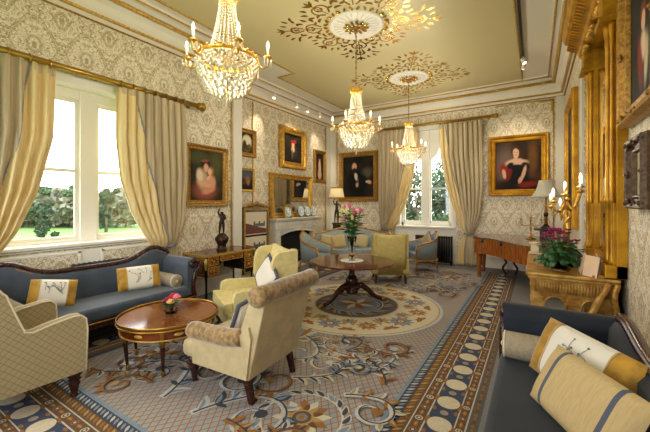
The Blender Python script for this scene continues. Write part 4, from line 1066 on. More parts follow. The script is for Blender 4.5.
# gilt tub chair
def make_tub(label, loc, rz, r=.33, Hb=.94, Hf=.64, inner='seat_blue', outer='grey_blue'):
    t = thing('tub_chair', label, 'armchair', loc, rz)
    N = 22; A = []
    for i in range(N+1):
        q = -1+2*i/N; th = PI/2+q*PI*.5
        ext = max(0,abs(q)-.72)/.28
        x, y = r*cos(th)*1.0, r*sin(th)*.95
        x = -r*sin(q*PI/2); y = r*cos(q*PI/2)*1.05-.02
        if abs(q) > .7: y -= .26*((abs(q)-.7)/.3)
        z = lerp(Hb, Hf, min(1,abs(q)**1.5)) - .03*sin(PI*abs(q))
        A.append((x*1.02,y,z))
    for nm, mt, k0, k1 in (('back_panel',outer,1.0,.985),('inner_upholstery',inner,.90,.97)):
        mb = MB(); secs = []
        for x, y, z in A:
            secs.append([(x*k0,y*k0,.30),(x*k0*1.02,y*k0*1.02,.55),(x*k0*1.04,y*k0*1.04,z-.015),(x*k1*.97,y*k1*.97,z-.015),(x*k1*.94,y*k1*.94,.30)])
        mb.loft(secs, 0, True); mb.build(nm, mt, t)
    mb = MB(); mb.tube([(x*1.02,y*1.02,z) for x,y,z in A], .022, 8); mb.ell((0,A[N//2][1]*1.02,Hb+.03),(.07,.025,.04),10); mb.build('crest_rail', 'gilt_wood', t)
    mb = MB(); mb.tube([(x*1.0,y*1.0,.29) for x,y,z in A], .024, 8); mb.tube([A[0][:2]+(.29,),A[-1][:2]+(.29,)], .026, 8); mb.build('seat_rail', 'gilt_wood', t)
    mb = MB(); mb.prism([(x*.93,y*.93-.02) for x,y,z in A], .30, .45, 'z'); mb.build('seat', inner, t, bevel=.04, seg=4)
    for q in (0,-1):
        x, y, z = A[q]; mb = MB(); mb.tube([(x,y-.01,0),(x,y-.0,.15),(x,y,.30),(x,y-.015,.5),(x*1.02,y,z)], [.014,.022,.028,.022,.022], 8); mb.build('leg', 'gilt_wood', t)
    for q in (6,16):
        x, y, z = A[q]; mb = MB(); mb.tube([(x*1.1,y*1.15,0),(x,y,.29)], [.014,.024], 8); mb.build('leg', 'gilt_wood', t)
    return t
make_tub('pale blue gilt tub chair at the right below the end window, dark cushion on it', (-2.50,8.72,0), face(-.81,-.58), .37, .97, .68)
make_tub('pale grey-blue gilt tub chair left of the round table, in front of the fireplace', (-4.72,6.98,0), face(.96,.05), .36, 1.0, .66, 'pale_blue', 'grey_blue')
r_, pts = pillow('grey cushion with dark trim propped on the tub chair below the end window', (-2.40,8.80,.72), .42, .42, .14, ['bolster_taupe'], None, face(-.81,-.58), -.3, PI/4)
mb = MB(); mb.tube(pts, .016, 6, closed=True); mb.build('fringe', 'fringe_grey', r_)

# settee across the corner
t = thing('settee', 'pale blue serpentine settee with gilt frame across the far left corner', 'settee', (-4.42,8.50,0), face(.62,-.785))
h = 1.12; N = 30
def sc(u): return .93+.10*cos(PI*u)**1 * (1 if abs(u) < .5 else 1) - .02*abs(u)
def scz(u): return .96+.07*cos(PI*u*1.0) - .03*abs(u)**3
mb = MB(); secs = []
for i in range(N+1):
    u = -1+2*i/N; x = u*h; yy = .26-.16*max(0,abs(u)-.8)/.2
    z = scz(u); secs.append([(x,yy-.04,.42),(x,yy,.7),(x,yy+.03,z-.02),(x,yy+.08,z-.02),(x,yy+.08,.34),(x,yy-.0,.34)])
mb.loft(secs, 0, True); mb.build('backrest', 'pale_blue', t)
mb = MB(); mb.tube([(u*h,.31-.16*max(0,abs(u)-.8)/.2,scz(u)) for u in [-1+2*i/N for i in range(N+1)]], .026, 8); mb.ell((0,.30,scz(0)+.02),(.1,.03,.045),10); mb.build('crest_rail', 'gilt_wood', t)
mb = MB(); mb.prism([(-h+.03,.22),(-h+.06,-.32)]+[(u*(h-.1),-.40-.03*cos(PI*u)) for u in [-1+.25*i for i in range(9)]]+[(h-.06,-.32),(h-.03,.22)], .33, .46, 'z'); mb.build('seat', 'pale_blue', t, bevel=.04, seg=4)
mb = MB(); mb.tube([(-h,.24,.32),(-h+.03,-.34,.32)]+[(u*(h-.08),-.43-.03*cos(PI*u),.32) for u in [-1+.25*i for i in range(9)]]+[(h-.03,-.34,.32),(h,.24,.32)], .03, 8); mb.build('seat_rail', 'gilt_wood', t)
for s in (-1,1):
    mb = MB(); mb.loft([[(s*(h-.05),y,.4),(s*(h-.03),y,z),(s*(h+.01),y,z),(s*(h+.01),y,.33)] for y, z in ((.18,.90),(.05,.78),(-.1,.68),(-.28,.62))], 0, True); mb.build('arm_pad', 'pale_blue', t)
    mb = MB(); mb.tube(spline([(s*h,.2,.92),(s*h,.05,.79),(s*h,-.12,.68),(s*h,-.3,.635),(s*(h-.01),-.36,.56),(s*(h-.02),-.33,.45),(s*(h-.03),-.36,.32)],5), .024, 8); mb.build('arm', 'gilt_wood', t)
for x in (-h+.04,-.36,.36,h-.04):
    mb = MB(); mb.tube(spline([(x,-.40 if abs(x) < 1 else -.36,.31),(x,-.43,.2),(x,-.40,.08),(x,-.43,0)],4), [.034,.034,.03,.03,.028,.026,.024,.02,.018,.016,.016,.018,.022], 8); mb.build('leg', 'gilt_wood', t)
for x in (-h+.1,h-.1):
    mb = MB(); mb.tube([(x,.3,0),(x,.26,.32)], [.016,.026], 8); mb.build('leg', 'gilt_wood', t)
Rz = face(.62,-.785); ST = Matrix.Translation((-4.42,8.50,0)) @ Matrix.Rotation(Rz,4,'Z')
for x, lab, m, ro in ((-.72,'cream cushion at the far left of the pale blue settee','cushion_cream',.15),(-.42,'sand cushion overlapping the far left cream cushion on the settee','cushion_sand',-.2),(.28,'tan cushion near the middle of the settee, behind the lilies','cushion_cream',.3),(.80,'tan cushion at the right end of the settee beside the mustard wing chair','cushion_sand',-.1)):
    p = ST @ Vector((x,.12 if x != -.42 else .02,.645)); pillow(lab, tuple(p), .40, .38, .13, [m], None, Rz+ro*.5, -.28, ro)
# ------------------------------------------------------------------ figures in bronze and gilt
def skin_fig(name, mat, parent, J, E_, root, sub=1):
    names = list(J); me = bpy.data.meshes.new(name); me.from_pydata([J[n][:3] for n in names], [(names.index(a),names.index(b)) for a,b in E_], [])
    me.materials.append(MT[mat]); o = bpy.data.objects.new(name, me); COL.objects.link(o); o.parent = parent
    sk = o.modifiers.new('skin', 'SKIN'); sk.use_smooth_shade = True
    for i, n in enumerate(names):
        d = me.skin_vertices[0].data[i]; d.radius = (J[n][3],)*2; d.use_root = (n == root)
    s = o.modifiers.new('sub', 'SUBSURF'); s.levels = sub; s.render_levels = sub
    return o
def human(h, la, ra, ll=None, turn=0.):
    # h: height; la/ra: (elbow, hand) positions as fractions of height; returns joints
    J = {'pelvis':(0,0,.52,.075),'waist':(0,0,.60,.06),'chest':(.01,0,.72,.082),'neckb':(.0,0,.82,.045),'neck':(.0,-.005,.855,.03),'head':(0,-.015,.915,.052),'crown':(0,-.01,.965,.038),
         'shl':(.095,0,.80,.038),'ell':(*la[0],.027),'hal':(*la[1],.02),'fil':(*[la[1][i]+(la[1][i]-la[0][i])*.22 for i in range(3)],.012),
         'shr':(-.095,0,.80,.038),'elr':(*ra[0],.027),'har':(*ra[1],.02),'fir':(*[ra[1][i]+(ra[1][i]-ra[0][i])*.22 for i in range(3)],.012),
         'hil':(.05,0,.48,.055),'knl':(.06,-.03,.27,.038),'anl':(.06,0.01,.04,.022),'tol':(.065,-.08,.012,.018),
         'hir':(-.05,0,.48,.055),'knr':(-.075,.0,.27,.038),'anr':(-.09,.04,.04,.022),'tor':(-.10,-.04,.012,.018)}
    E_ = [('pelvis','waist'),('waist','chest'),('chest','neckb'),('neckb','neck'),('neck','head'),('head','crown'),('neckb','shl'),('shl','ell'),('ell','hal'),('hal','fil'),('neckb','shr'),('shr','elr'),('elr','har'),('har','fir'),
          ('pelvis','hil'),('hil','knl'),('knl','anl'),('anl','tol'),('pelvis','hir'),('hir','knr'),('knr','anr'),('anr','tor')]
    return {k: tuple(v*h for v in q) for k, q in J.items()}, E_
# ------------------------------------------------------------------ writing desk with boulle drawers
t = thing('writing_desk', 'black and gilt inlaid writing desk with boulle drawers against the left wall', 'desk', (-5.055,4.29,0), face(1,0))
w, d = 1.18, .63
mb = MB(); mb.bb(-w/2,w/2,-d/2,d/2,.815,.85,0); mb.build('desktop', 'walnut_top', t, bevel=.008)
mb = MB()
for q in ((-w/2,w/2,-d/2-.006,-d/2+.004),(-w/2,w/2,d/2-.004,d/2+.006)): mb.bb(q[0],q[1],q[2],q[3],.812,.853)
for s in (-1,1): mb.bb(s*w/2-.006,s*w/2+.006,-d/2,d/2,.812,.853)
mb.build('brass_edging', 'gold_bead', t)
mb = MB()
for s in (-1,1): mb.bb(s*.30,s*.55,-d/2+.03,d/2-.03,.465,.815)
mb.bb(-.30,.30,-d/2+.03,d/2-.03,.69,.815)
mb.prism([(-.30,.69),(-.30,.60),(-.27,.65),(-.2,.69)], -d/2+.04, -d/2+.07, 'y'); mb.prism([(.30,.69),(.30,.60),(.27,.65),(.2,.69)], -d/2+.04, -d/2+.07, 'y')
mb.build('body', 'black_lacquer', t)
def drawer(x0,x1,z0,z1):
    m = MB(); y = -d/2+.03; m.bb(x0,x1,y-.012,y,z0,z1); dr = m.build('drawer', 'boulle', t)
    m = MB()
    for q in ((x0,x1,z0,z0+.01),(x0,x1,z1-.01,z1),(x0,x0+.01,z0,z1),(x1-.01,x1,z0,z1)): m.bb(q[0],q[1],y-.017,y-.008,q[2],q[3])
    m.build('moulding', 'gold_bead', dr)
    m = MB(); m.ell(((x0+x1)/2,y-.02,(z0+z1)/2),(.022,.014,.022),8); m.tube([((x0+x1)/2-.03,y-.02,(z0+z1)/2),((x0+x1)/2,y-.03,(z0+z1)/2-.02),((x0+x1)/2+.03,y-.02,(z0+z1)/2)],.004,5); m.build('handle', 'brass', dr)
for s in (-1,1):
    for z0, z1 in ((.48,.635),(.65,.805)): drawer(min(s*.31,s*.54),max(s*.31,s*.54),z0,z1)
drawer(-.27,.27,.705,.805)
for s in (-1,1):
    x = s*.552; mb = MB(); mb.bb(min(x,x+s*.004),max(x,x+s*.004),-d/2+.08,d/2-.08,.49,.80); pn = mb.build('side_panel', 'boulle', t)
    m = MB()
    for q in ((-d/2+.08,d/2-.08,.49,.502),(-d/2+.08,d/2-.08,.788,.80),(-d/2+.08,-d/2+.092,.49,.80),(d/2-.092,d/2-.08,.49,.80)): m.bb(min(x,x+s*.009),max(x,x+s*.009),q[0],q[1],q[2],q[3])
    m.tube([(x+s*.01,-.06,.69),(x+s*.025,-.05,.64),(x+s*.025,.05,.64),(x+s*.01,.06,.69)], .006, 6); m.build('handle', 'gold_bead', pn)
for sx in (-1,1):
    for sy in (-1,1):
        m = MB(); x, y = sx*.55, sy*(d/2-.05)
        m.tube(spline([(x,y,.80),(x+sx*.012,y+sy*.012,.68),(x,y,.5),(x-sx*.012,y-sy*.01,.28),(x,y,.02)],5), [1.35*q for q in (.034,.037,.04,.041,.04,.037,.034,.031,.028,.026,.024,.022,.02,.019,.018,.018,.018,.019,.02,.022,.024)], 4, 0, False)
        lg = m.build('leg', 'black_lacquer', t)
        m = MB(); m.ell((x+sx*.028,y+sy*.028,.69),(.034,.034,.11),8); m.build('mount', 'gold_bead', lg); m = MB(); m.lathe([(.028,0),(.03,.02),(.024,.05)],(x,y,0),8); m.build('toe_cap', 'gold_bead', lg)
st = thing('bronze_statue', 'dark bronze figure with a raised arm on a round base, standing on the writing desk', 'statue', (-5.08,4.33,.85), face(.8,-.6))
mb = MB(); mb.lathe([(0,0),(.10,0),(.105,.02),(.085,.04),(.08,.10),(.105,.14),(.12,.20),(.10,.27),(.07,.30),(.06,.32),(0,.32)], (0,0,0), 18)
for i in range(6): mb.ell((.1*cos(i*PI/3),.1*sin(i*PI/3),.21),(.03,.03,.05),6)
mb.build('base', 'bronze', st)
J, E_ = human(.44, ((.13,-.03,.66),(.06,-.10,.60)), ((-.14,-.02,.92),(-.10,-.05,1.08)))
J = {k: (a*1.1,b*1.3,c+.31,r*1.5) for k,(a,b,c,r) in J.items()}
skin_fig('figure', 'bronze', st, J, E_, 'pelvis')

# ------------------------------------------------------------------ coffee table
t = thing('coffee_table', 'low round inlaid coffee table with brass gallery and tapered legs', 'coffee table', (-3.50,2.24,0), 0)
zt = .50; r = .52
mb = MB(); mb.lathe([(0,zt-.03),(r-.01,zt-.03),(r,zt-.02),(r,zt-.006),(r-.02,zt),(0,zt)], (0,0,0), 48, 0, False); mb.build('tabletop', 'parquet_top', t)
mb = MB(); mb.lathe([(r-.004,zt-.004),(r+.003,zt-.004),(r+.003,zt+.02),(r-.003,zt+.02)],(0,0,0),48)
mb.lathe([(r+.0,zt-.034),(r+.008,zt-.03),(r+.008,zt-.018),(r,zt-.014)],(0,0,0),48); mb.build('brass_gallery', 'brass', t)
mb = MB(); mb.lathe([(r-.07,zt-.125),(r-.035,zt-.125),(r-.03,zt-.03),(r-.07,zt-.03)],(0,0,0),48,0,False); ap = mb.build('apron', 'veneer_red', t)
mb = MB(); mb.lathe([(r-.038,zt-.132),(r-.026,zt-.13),(r-.026,zt-.118),(r-.038,zt-.118)],(0,0,0),48)
for i in range(8):
    a = PI/8+i*PI/4+.0; mb.ell(((r-.03)*cos(a),(r-.03)*sin(a),zt-.075),(.05,.012,.018),8,0,Matrix.Rotation(a+PI/2,3,'Z'))
mb.build('gilt_mounts', 'gold_bead', ap)
for i in range(6):
    a = math.radians(-102+61*i); x, y = .455*cos(a), .455*sin(a)
    m = MB(); m.tube([(x*.93,y*.93,0.02),(x*.95,y*.95,.12),(x,y,zt-.11),(x,y,zt-.03)], [.012,.016,.028,.03], 8); lg = m.build('leg', 'mahogany', t)
    m = MB(); m.lathe([(.024,zt-.20),(.034,zt-.13),(.04,zt-.05),(.036,zt-.03)],(x,y,0),10); m.build('mount', 'brass', lg)
    m = MB(); m.lathe([(.0,0),(.016,0),(.02,.02),(.016,.05),(.014,.07)],(x*.93,y*.93,0),10); m.build('toe_cap', 'brass', lg)
v = thing('glass_cube_vase', 'small square glass vase on the coffee table', 'vase', (-3.50,2.26,zt))
mb = MB(); s_ = .05
mb.bb(-s_,s_,-s_,s_,0,.008); [mb.bb(*q) for q in ((-s_,s_,-s_,-s_+.006,.008,.10),(-s_,s_,s_-.006,s_,.008,.10),(-s_,-s_+.006,-s_+.006,s_-.006,.008,.10),(s_-.006,s_,-s_+.006,s_-.006,.008,.10))]; mb.build('glass', 'glass', v)
def blossom(name, label, loc, r, mat, base, n=3):
    t = thing(name, label, 'flower', (loc[0],loc[1],base), 0, None); dz = loc[2]-base
    m = MB(); m.tube([(0,0,0),(0,0,dz*.6),(0,0,dz)], .004, 5); m.build('stem', 'stem_green', t)
    m = MB()
    for L_ in range(n):
        k_ = 8-L_
        for i in range(k_):
            a = 2*PI*i/k_+L_*.5; rr = r*(.75-.27*L_); m.ell((rr*cos(a)*.8,rr*sin(a)*.8,dz+.006+L_*r*.22),(r*.42,r*.34,r*.16),6,0,Matrix.Rotation(a,3,'Z')@Matrix.Rotation(-.5-.25*L_,3,'Y'))
    m.ell((0,0,dz+r*.5),r*.28,8); m.build('petals', mat, t); return t
vb = zt+.012
blossom('rose', 'peach rose at the front of the small posy', (-3.47,2.23,zt+.125), .05, 'rose_peach', vb)
blossom('rose', 'red flower at the top of the small posy', (-3.525,2.295,zt+.165), .052, 'rose_red', vb)
blossom('gerbera', 'pale pink flower at the right of the small posy', (-3.465,2.305,zt+.165), .05, 'rose_pink', vb)
blossom('gerbera', 'magenta flower at the left of the small posy', (-3.54,2.23,zt+.135), .046, 'magenta', vb)
lf = thing('posy_foliage', 'green leaves filling the small posy', 'foliage', (-3.50,2.26,vb)); m = MB(); R = random.Random(3)
for i in range(26):
    a = R.uniform(0,2*PI); l = R.uniform(.07,.13); e = R.uniform(.1,.9); p0 = Vector((.025*cos(a),.025*sin(a),.06)); dd = Vector((cos(a)*cos(e),sin(a)*cos(e),sin(e))); sd = Vector((-sin(a),cos(a),0))*.018
    m.tube([(0,0,.0),p0],.003,4); m.add([p0,p0+dd*l*.5+sd,p0+dd*l,p0+dd*l*.5-sd],[(0,1,2,3)],0)
m.build('leaves', 'leaf_green', lf)

# ------------------------------------------------------------------ round tripod table with lilies
TX, TY = cx-.06, 5.13
t = thing('pedestal_table', 'round polished mahogany tripod table in the middle of the carpet', 'table', (TX,TY,0))
mb = MB(); mb.lathe([(0,.715),(.66,.715),(.725,.722),(.735,.733),(.73,.745),(.70,.75),(0,.75)], (0,0,0), 64, 0, False); mb.build('tabletop', 'walnut_top', t)
mb = MB(); mb.lathe([(.0,.18),(.09,.18),(.11,.22),(.075,.26),(.06,.30),(.10,.36),(.115,.42),(.08,.47),(.055,.50),(.05,.58),(.08,.62),(.09,.66),(.16,.68),(.2,.715),(0,.715)], (0,0,0), 24); mb.build('pedestal', 'mahogany', t)
for a in (240,48,144):
    a = math.radians(a); c_, s_ = cos(a), sin(a)
    m = MB(); P = [(0.05,.26),(.16,.31),(.28,.24),(.42,.11),(.54,.05),(.60,.035)]
    m.tube(spline([(q*c_,q*s_,z) for q, z in P],4), [.055,.054,.052,.05,.048,.046,.044,.042,.04,.038,.036,.034,.032,.031,.03,.029,.028,.027,.026,.025,.024], 8, 0, True, True, 1.2); lg = m.build('leg', 'mahogany', t)
    m = MB(); m.tube([(.57*c_,.57*s_,.045),(.64*c_,.64*s_,.03)], [.03,.022], 8); m.ell((.62*c_,.62*s_,.02),(.02,.02,.02),8); m.build('caster', 'brass', lg)
mt_ = thing('table_mat', 'round pale mat under the tall glass vase', 'mat', (TX,TY,.75)); mb = MB(); mb.lathe([(0,0),(.2,0),(.205,.003),(.2,.006),(0,.006)],(0,0,0),32); mb.build('mat', 'paper', mt_)
vz = .756
v = thing('glass_vase', 'tall clear glass vase on the round table', 'vase', (TX,TY,vz)); mb = MB()
mb.lathe([(0,0),(.06,0),(.062,.01),(.055,.1),(.065,.3),(.085,.42),(.082,.42),(.061,.3),(.05,.1),(.05,.02),(0,.02)],(0,0,0),24); mb.build('glass', 'glass', v)
R = random.Random(11)
gl_ = 'lilies in the tall glass vase'
for i in range(13):
    a = i*2.4; rr = .03+.13*((i%5)/4); top = 1.40+.26*R.random(); 
    pink = i % 3 != 1
    t = thing('lily', ('pink lily stem standing in the tall glass vase' if pink else 'unopened pale green lily stem standing in the tall glass vase'), 'flower', (TX+.015*cos(a),TY+.015*sin(a),vz+.02), 0, gl_ if pink else 'green lily buds in the tall glass vase')
    T = Vector((rr*cos(a),rr*sin(a),top-vz))
    m = MB(); st_ = spline([(-.025*cos(a),-.025*sin(a),0),(.01*cos(a),.01*sin(a),.3),(T.x*.6,T.y*.6,T.z*.75),T],5); m.tube(st_, .006, 5); m.build('stem', 'stem_green', t)
    dd = (T-Vector((T.x*.5,T.y*.5,T.z*.7))).normalized()
    m = MB()
    q_ = dd.to_track_quat('Z','Y').to_matrix()
    if pink and i % 4 == 0:
        for k_ in range(6):
            b = k_*PI/3; R3 = q_ @ Matrix.Rotation(b,3,'Z') @ Matrix.Rotation(.55,3,'Y'); m.ell(T+R3@Vector((0,0,.05)),(.01,.02,.055),8,0,R3)
    else:
        m.ell(T+dd*.05,(.024,.024,.065),8,0,q_); m.ell(T+dd*.04+q_@Vector((.02,0,0)),(.016,.016,.05),8,0,q_)
    m.build('bloom', 'lily_pink' if pink else 'lily_bud', t)
    m = MB()
    for k_ in range(8):
        p = st_[7+k_]; b = a+k_*2.2; u_ = Vector((cos(b),sin(b),.35)); sd = Vector((-sin(b),cos(b),0))*.028; l = .19
        if p.z < .42: u_ = Vector((.2*cos(b),.2*sin(b),1))
        m.add([p,p+u_*l*.4+sd,p+u_*l-Vector((0,0,.05)),p+u_*l*.4-sd],[(0,1,2,3)],0)
    m.build('leaves', 'leaf_green', t)

# ------------------------------------------------------------------ fireplace with its shelf and china
t = thing('fireplace', 'white marble fireplace with arched opening on the recess wall', 'fireplace', (XF,7.84,0), PI/2)
mb = MB(); mb.bb(-1.09,1.09,-.30,0,1.285,1.33); mb.bb(-1.05,1.05,-.26,0,1.245,1.285); mb.build('shelf', 'marble', t, bevel=.01)
mb = MB()
for s in (-1,1): mb.bb(s*.78,s*1.0,-.2,0,0,1.0)
n = 16
top = [(-.78+1.56*i/n, .86+.10*(1-abs(2*i/n-1)**2.2)) for i in range(n+1)]
for i in range(n):
    (xa,za),(xb,zb) = top[i],top[i+1]; mb.prism([(xa,za),(xb,zb),(xb,1.0),(xa,1.0)], -.19, 0, 'y')
mb.bb(-1.0,1.0,-.2,0,1.0,1.245); mb.build('surround', 'marble', t)
mb = MB(); mb.tube([(x,-.195,z+.0) for x,z in top], .02, 6)
mb.tube([(x*1.05,-.2,z+.08) for x,z in top], .012, 6)
for s in (-1,1):
    mb.bb(min(s*.82,s*.96),max(s*.82,s*.96),-.215,-.2,.2,.95); mb.bb(min(s*.77,s*1.02),max(s*.77,s*1.02),-.23,0,0,.14); mb.bb(min(s*.77,s*1.02),max(s*.77,s*1.02),-.23,0,1.0,1.06)
mb.build('carving', 'marble', t)
mb = MB(); mb.bb(-.78,.78,-.06,-.02,0.02,.98); mb.build('firebox', 'firebox_black', t)  # flat near-black sheet closing the arched opening
mb = MB()
for i in range(9): mb.tube([(-.32+.08*i,-.14,.12),(-.32+.08*i,-.15,.34)], .008, 5)
for z in (.12,.34): mb.tube([(-.36,-.15,z),(.36,-.15,z)], .012, 6)
for s in (-1,1): mb.tube([(s*.36,-.14,0),(s*.36,-.15,.4)], .016, 6); mb.ell((s*.36,-.15,.42),.028,8)
mb.bb(-.34,.34,-.13,-.06,.08,.14); mb.build('grate', 'black_iron', t)
mb = MB(); mb.bb(-1.05,1.05,-.60,-.235,0.002,.03); tag(mb.build('hearth_slab', 'marble'), 'pale stone hearth slab in front of the fireplace', 'hearth'); o_ = bpy.data.objects['hearth_slab']; o_.location = (XF,7.84,0); o_.rotation_euler = (0,0,PI/2)
def plate(label, y, r, frame=False):
    t = thing('plate', label, 'plate', (XF+.20,y,1.331), PI/2)
    m = MB(); m.xf = Matrix.Translation((0,0,r+.012)) @ Matrix.Rotation(-.2,4,'X')
    m.lathe([(0,.0),(r*.6,.0),(r*.7,-.008),(r,-.022),(r,-.016),(r*.7,.004),(r*.6,.012),(0,.012)],(0,0,0),28,0,True,'y'); m.build('dish', 'plate_pattern', t)
    m = MB(); m.tube([(-.05,-.05,0.004),(-.04,.05,.004),(.04,.05,.004),(.05,-.05,.004)],.006,5); m.tube([(0,.05,.004),(0,.035+r*.1,r*1.2)],.006,5); m.build('stand', 'gilt_wood', t)
    if frame:
        m = MB(); m.bb(-r-.02,r+.02,-.03,.0,0,.04); m.bb(-r-.02,-r+.01,-.03,.0,0,2*r+.05); m.bb(r-.01,r+.02,-.03,.0,0,2*r+.05); m.ell((0,-.01,2*r+.06),(.08,.02,.03),8); m.bb(-r-.02,r+.02,-.03,0,2*r+.02,2*r+.05); m.build('frame', 'gold', t)
plate('blue and white plate in a gilt frame at the left of the mantelpiece', 7.36, .15, True)
plate('blue and white plate in the right-hand trio on the mantelpiece, next to the gilt-framed plate', 7.98, .155)
plate('blue and white plate in the middle of the right-hand plate trio on the mantelpiece', 8.31, .15)
plate('blue and white plate nearest the corner end of the mantelpiece', 8.63, .155)

# ------------------------------------------------------------------ statuette lamp on its pedestal
t = thing('lamp_pedestal', 'dark wood pedestal behind the settee in the far left corner', 'pedestal', (-5.52,9.45,0)); mb = MB(); mb.lathe([(0,0),(.19,0),(.19,.04),(.13,.08),(.10,.16),(.10,.7),(.13,.76),(.18,.8),(.18,.84),(0,.84)],(0,0,0),20); mb.build('column','mahogany',t)
t = thing('table_lamp', 'bronze figure lamp with a cream and gold drum shade, beside the bearded man portrait', 'lamp', (-5.52,9.45,.84), face(.5,-.85))
mb = MB(); mb.bb(-.16,.16,-.16,.16,0,.03); mb.bb(-.13,.13,-.13,.13,.03,.22); mb.bb(-.16,.16,-.16,.16,.22,.26); mb.build('plinth','mahogany',t,bevel=.01)
J, E_ = human(.76, ((.17,-.03,.74),(.14,-.1,.60)), ((-.15,.0,.93),(-.06,-.02,1.06))); J = {k:(a,b,c+.255,r_) for k,(a,b,c,r_) in J.items()}; skin_fig('figure','bronze',t,J,E_,'pelvis')
mb = MB(); mb.tube([(-.05,-.01,1.04),(-.02,-.01,1.12),(0,0,1.36)],.012,6); mb.build('stem','brass',t)
mb = MB(); mb.lathe([(.26,1.06),(.19,1.42),(.185,1.42),(.255,1.06)],(0,0,0),28); sh = mb.build('lamp_shade','shade_lit',t)
mb = MB(); mb.lathe([(.262,1.05),(.266,1.055),(.262,1.10),(.255,1.10)],(0,0,0),28); mb.lathe([(.195,1.38),(.2,1.40),(.193,1.425),(.185,1.42)],(0,0,0),28); mb.build('shade_trim','gold',sh)

# ------------------------------------------------------------------ piano with what stands on it
out = [(-1.22,8.52),(-1.14,8.44),(-1.02,8.47),(-.90,8.42),(-.71,8.18),(-.55,7.92),(-.40,7.66),(-.24,7.42),(-.08,7.25),(.10,7.16),(.52,7.12),(.52,9.58),(-1.22,9.58)]
t = thing('grand_piano', 'antique wooden grand piano with curved side by the end wall', 'piano', (-.3,8.6,0))
loc = [(x+.3,y-8.6) for x,y in out]
mb = MB(); mb.prism(loc, .57, .915, 'z'); mb.build('case','piano_wood',t,bevel=.008,seg=2)
mb = MB(); mb.prism([(x*1.02,y*1.015) for x,y in loc], .915, .945, 'z'); mb.build('lid','piano_lid',t,bevel=.006,seg=2)
for p, nm in (((-.83,-.08),.0),((-.18,-.86),0)):
    pass
for (x,y) in ((-1.02,8.455),(-.60,7.99)):
    m = MB(); m.ell((x+.3-.02,y-8.6-.02,.86),(.03,.03,.03),8); m.bb(x+.28-.025,x+.28+.025,y-8.6-.02,y-8.6+.02,.87,.93); m.build('lid_hinge','black_iron',t)
for (x,y) in ((-1.12,8.62),(-1.12,9.42),(.38,7.36),(.38,9.4)):
    m = MB(); x, y = x+.3, y-8.6; m.lathe([(.0,0),(.03,0),(.045,.04),(.035,.10),(.045,.16),(.06,.42),(.065,.46),(.05,.49),(.075,.52),(.075,.57),(0,.57)],(x,y,0),14); m.build('leg','piano_wood',t)
m = MB(); m.tube(spline([(.0,.35,.57),(-.13,.35,.46),(-.08,.35,.34),(-.15,.35,.2),(-.09,.35,.07),(0,.35,.05),(.09,.35,.07),(.15,.35,.2),(.08,.35,.34),(.13,.35,.46),(0.0,.35,.57)],5),.024,8); m.xf = None; ly = m.build('pedal_lyre','mahogany',t); ly.location = (-.2,.05,0)
m = MB()
for x in (-.04,0,.04): m.tube([(x,.35,.06),(x,.35,.55)],.006,6)
m.bb(-.12,.12,.30,.40,.0,.05); m.build('rods','black_iron',ly)
def candlestick_arm(m, x, z0, z1):
    m.tube(spline([(0,0,z0),(x*.5,0,z0-.05),(x,0,z0),(x,0,z1)],5),.009,6); m.lathe([(.01,z1),(.035,z1+.01),(.03,z1+.02),(.014,z1+.03)],(x,0,0),10)
t = thing('candelabrum', 'brass three-light candelabrum standing on the piano', 'candelabra', (-.08,8.72,.946), face(-.3,-1))
m = MB(); m.lathe([(0,0),(.10,0),(.10,.015),(.05,.03),(.018,.06),(.014,.2),(.03,.24),(.012,.28),(.012,.40),(.03,.42),(0,.44)],(0,0,0),16); m.build('stem','brass',t)
for x in (-.2,0,.2):
    m = MB(); candlestick_arm(m, x if x else .0001, .34, .42 if x else .46); a_ = m.build('arm','brass',t)
    zc_ = .45 if x else .49
    m = MB(); m.lathe([(.013,zc_),(.012,zc_+.24),(.004,zc_+.25)],(x,0,0),8); m.build('candle','candle_wax',a_)
t = thing('lamp_plinth', 'dark wood plinth on the piano carrying the white-shaded lamp', 'plinth', (.21,9.0,.946)); m = MB(); m.bb(-.12,.12,-.12,.12,0,.19); m.build('block','mahogany',t,bevel=.01); m = MB(); m.bb(-.23,.23,-.23,.23,.19,.235); m.build('top','mahogany',t,bevel=.01)
t = thing('table_lamp', 'tall lamp with white bell shade and gilt column, standing on the piano plinth', 'lamp', (.21,9.0,1.182))
m = MB(); m.bb(-.11,.11,-.11,.11,0,.025); m.lathe([(.10,.025),(.08,.05),(.045,.07),(.03,.10)],(0,0,0),16); m.build('base','black_lacquer',t)
m = MB(); m.lathe([(.036,.10),(.032,.32),(.036,.34),(.026,.46),(.034,.48),(.034,.50),(.016,.52),(.012,.75)],(0,0,0),16); m.build('column','gilt_wood',t)
m = MB(); m.lathe([(.034,.26),(.046,.29),(.046,.33),(.034,.36)],(0,0,0),16); m.build('capital','black_lacquer',t)
m = MB(); m.lathe([(.30,.70),(.24,.77),(.19,.86),(.16,.95),(.13,1.08),(.125,1.08),(.155,.95),(.185,.86),(.235,.77),(.295,.70)],(0,0,0),28); 
for i in range(28):
    a = 2*PI*i/28; m.tube([(rr*cos(a),rr*sin(a),z) for rr,z in ((.301,.70),(.241,.77),(.191,.86),(.161,.95),(.131,1.08))],.005,4)
m.build('lamp_shade','shade_cream',t)

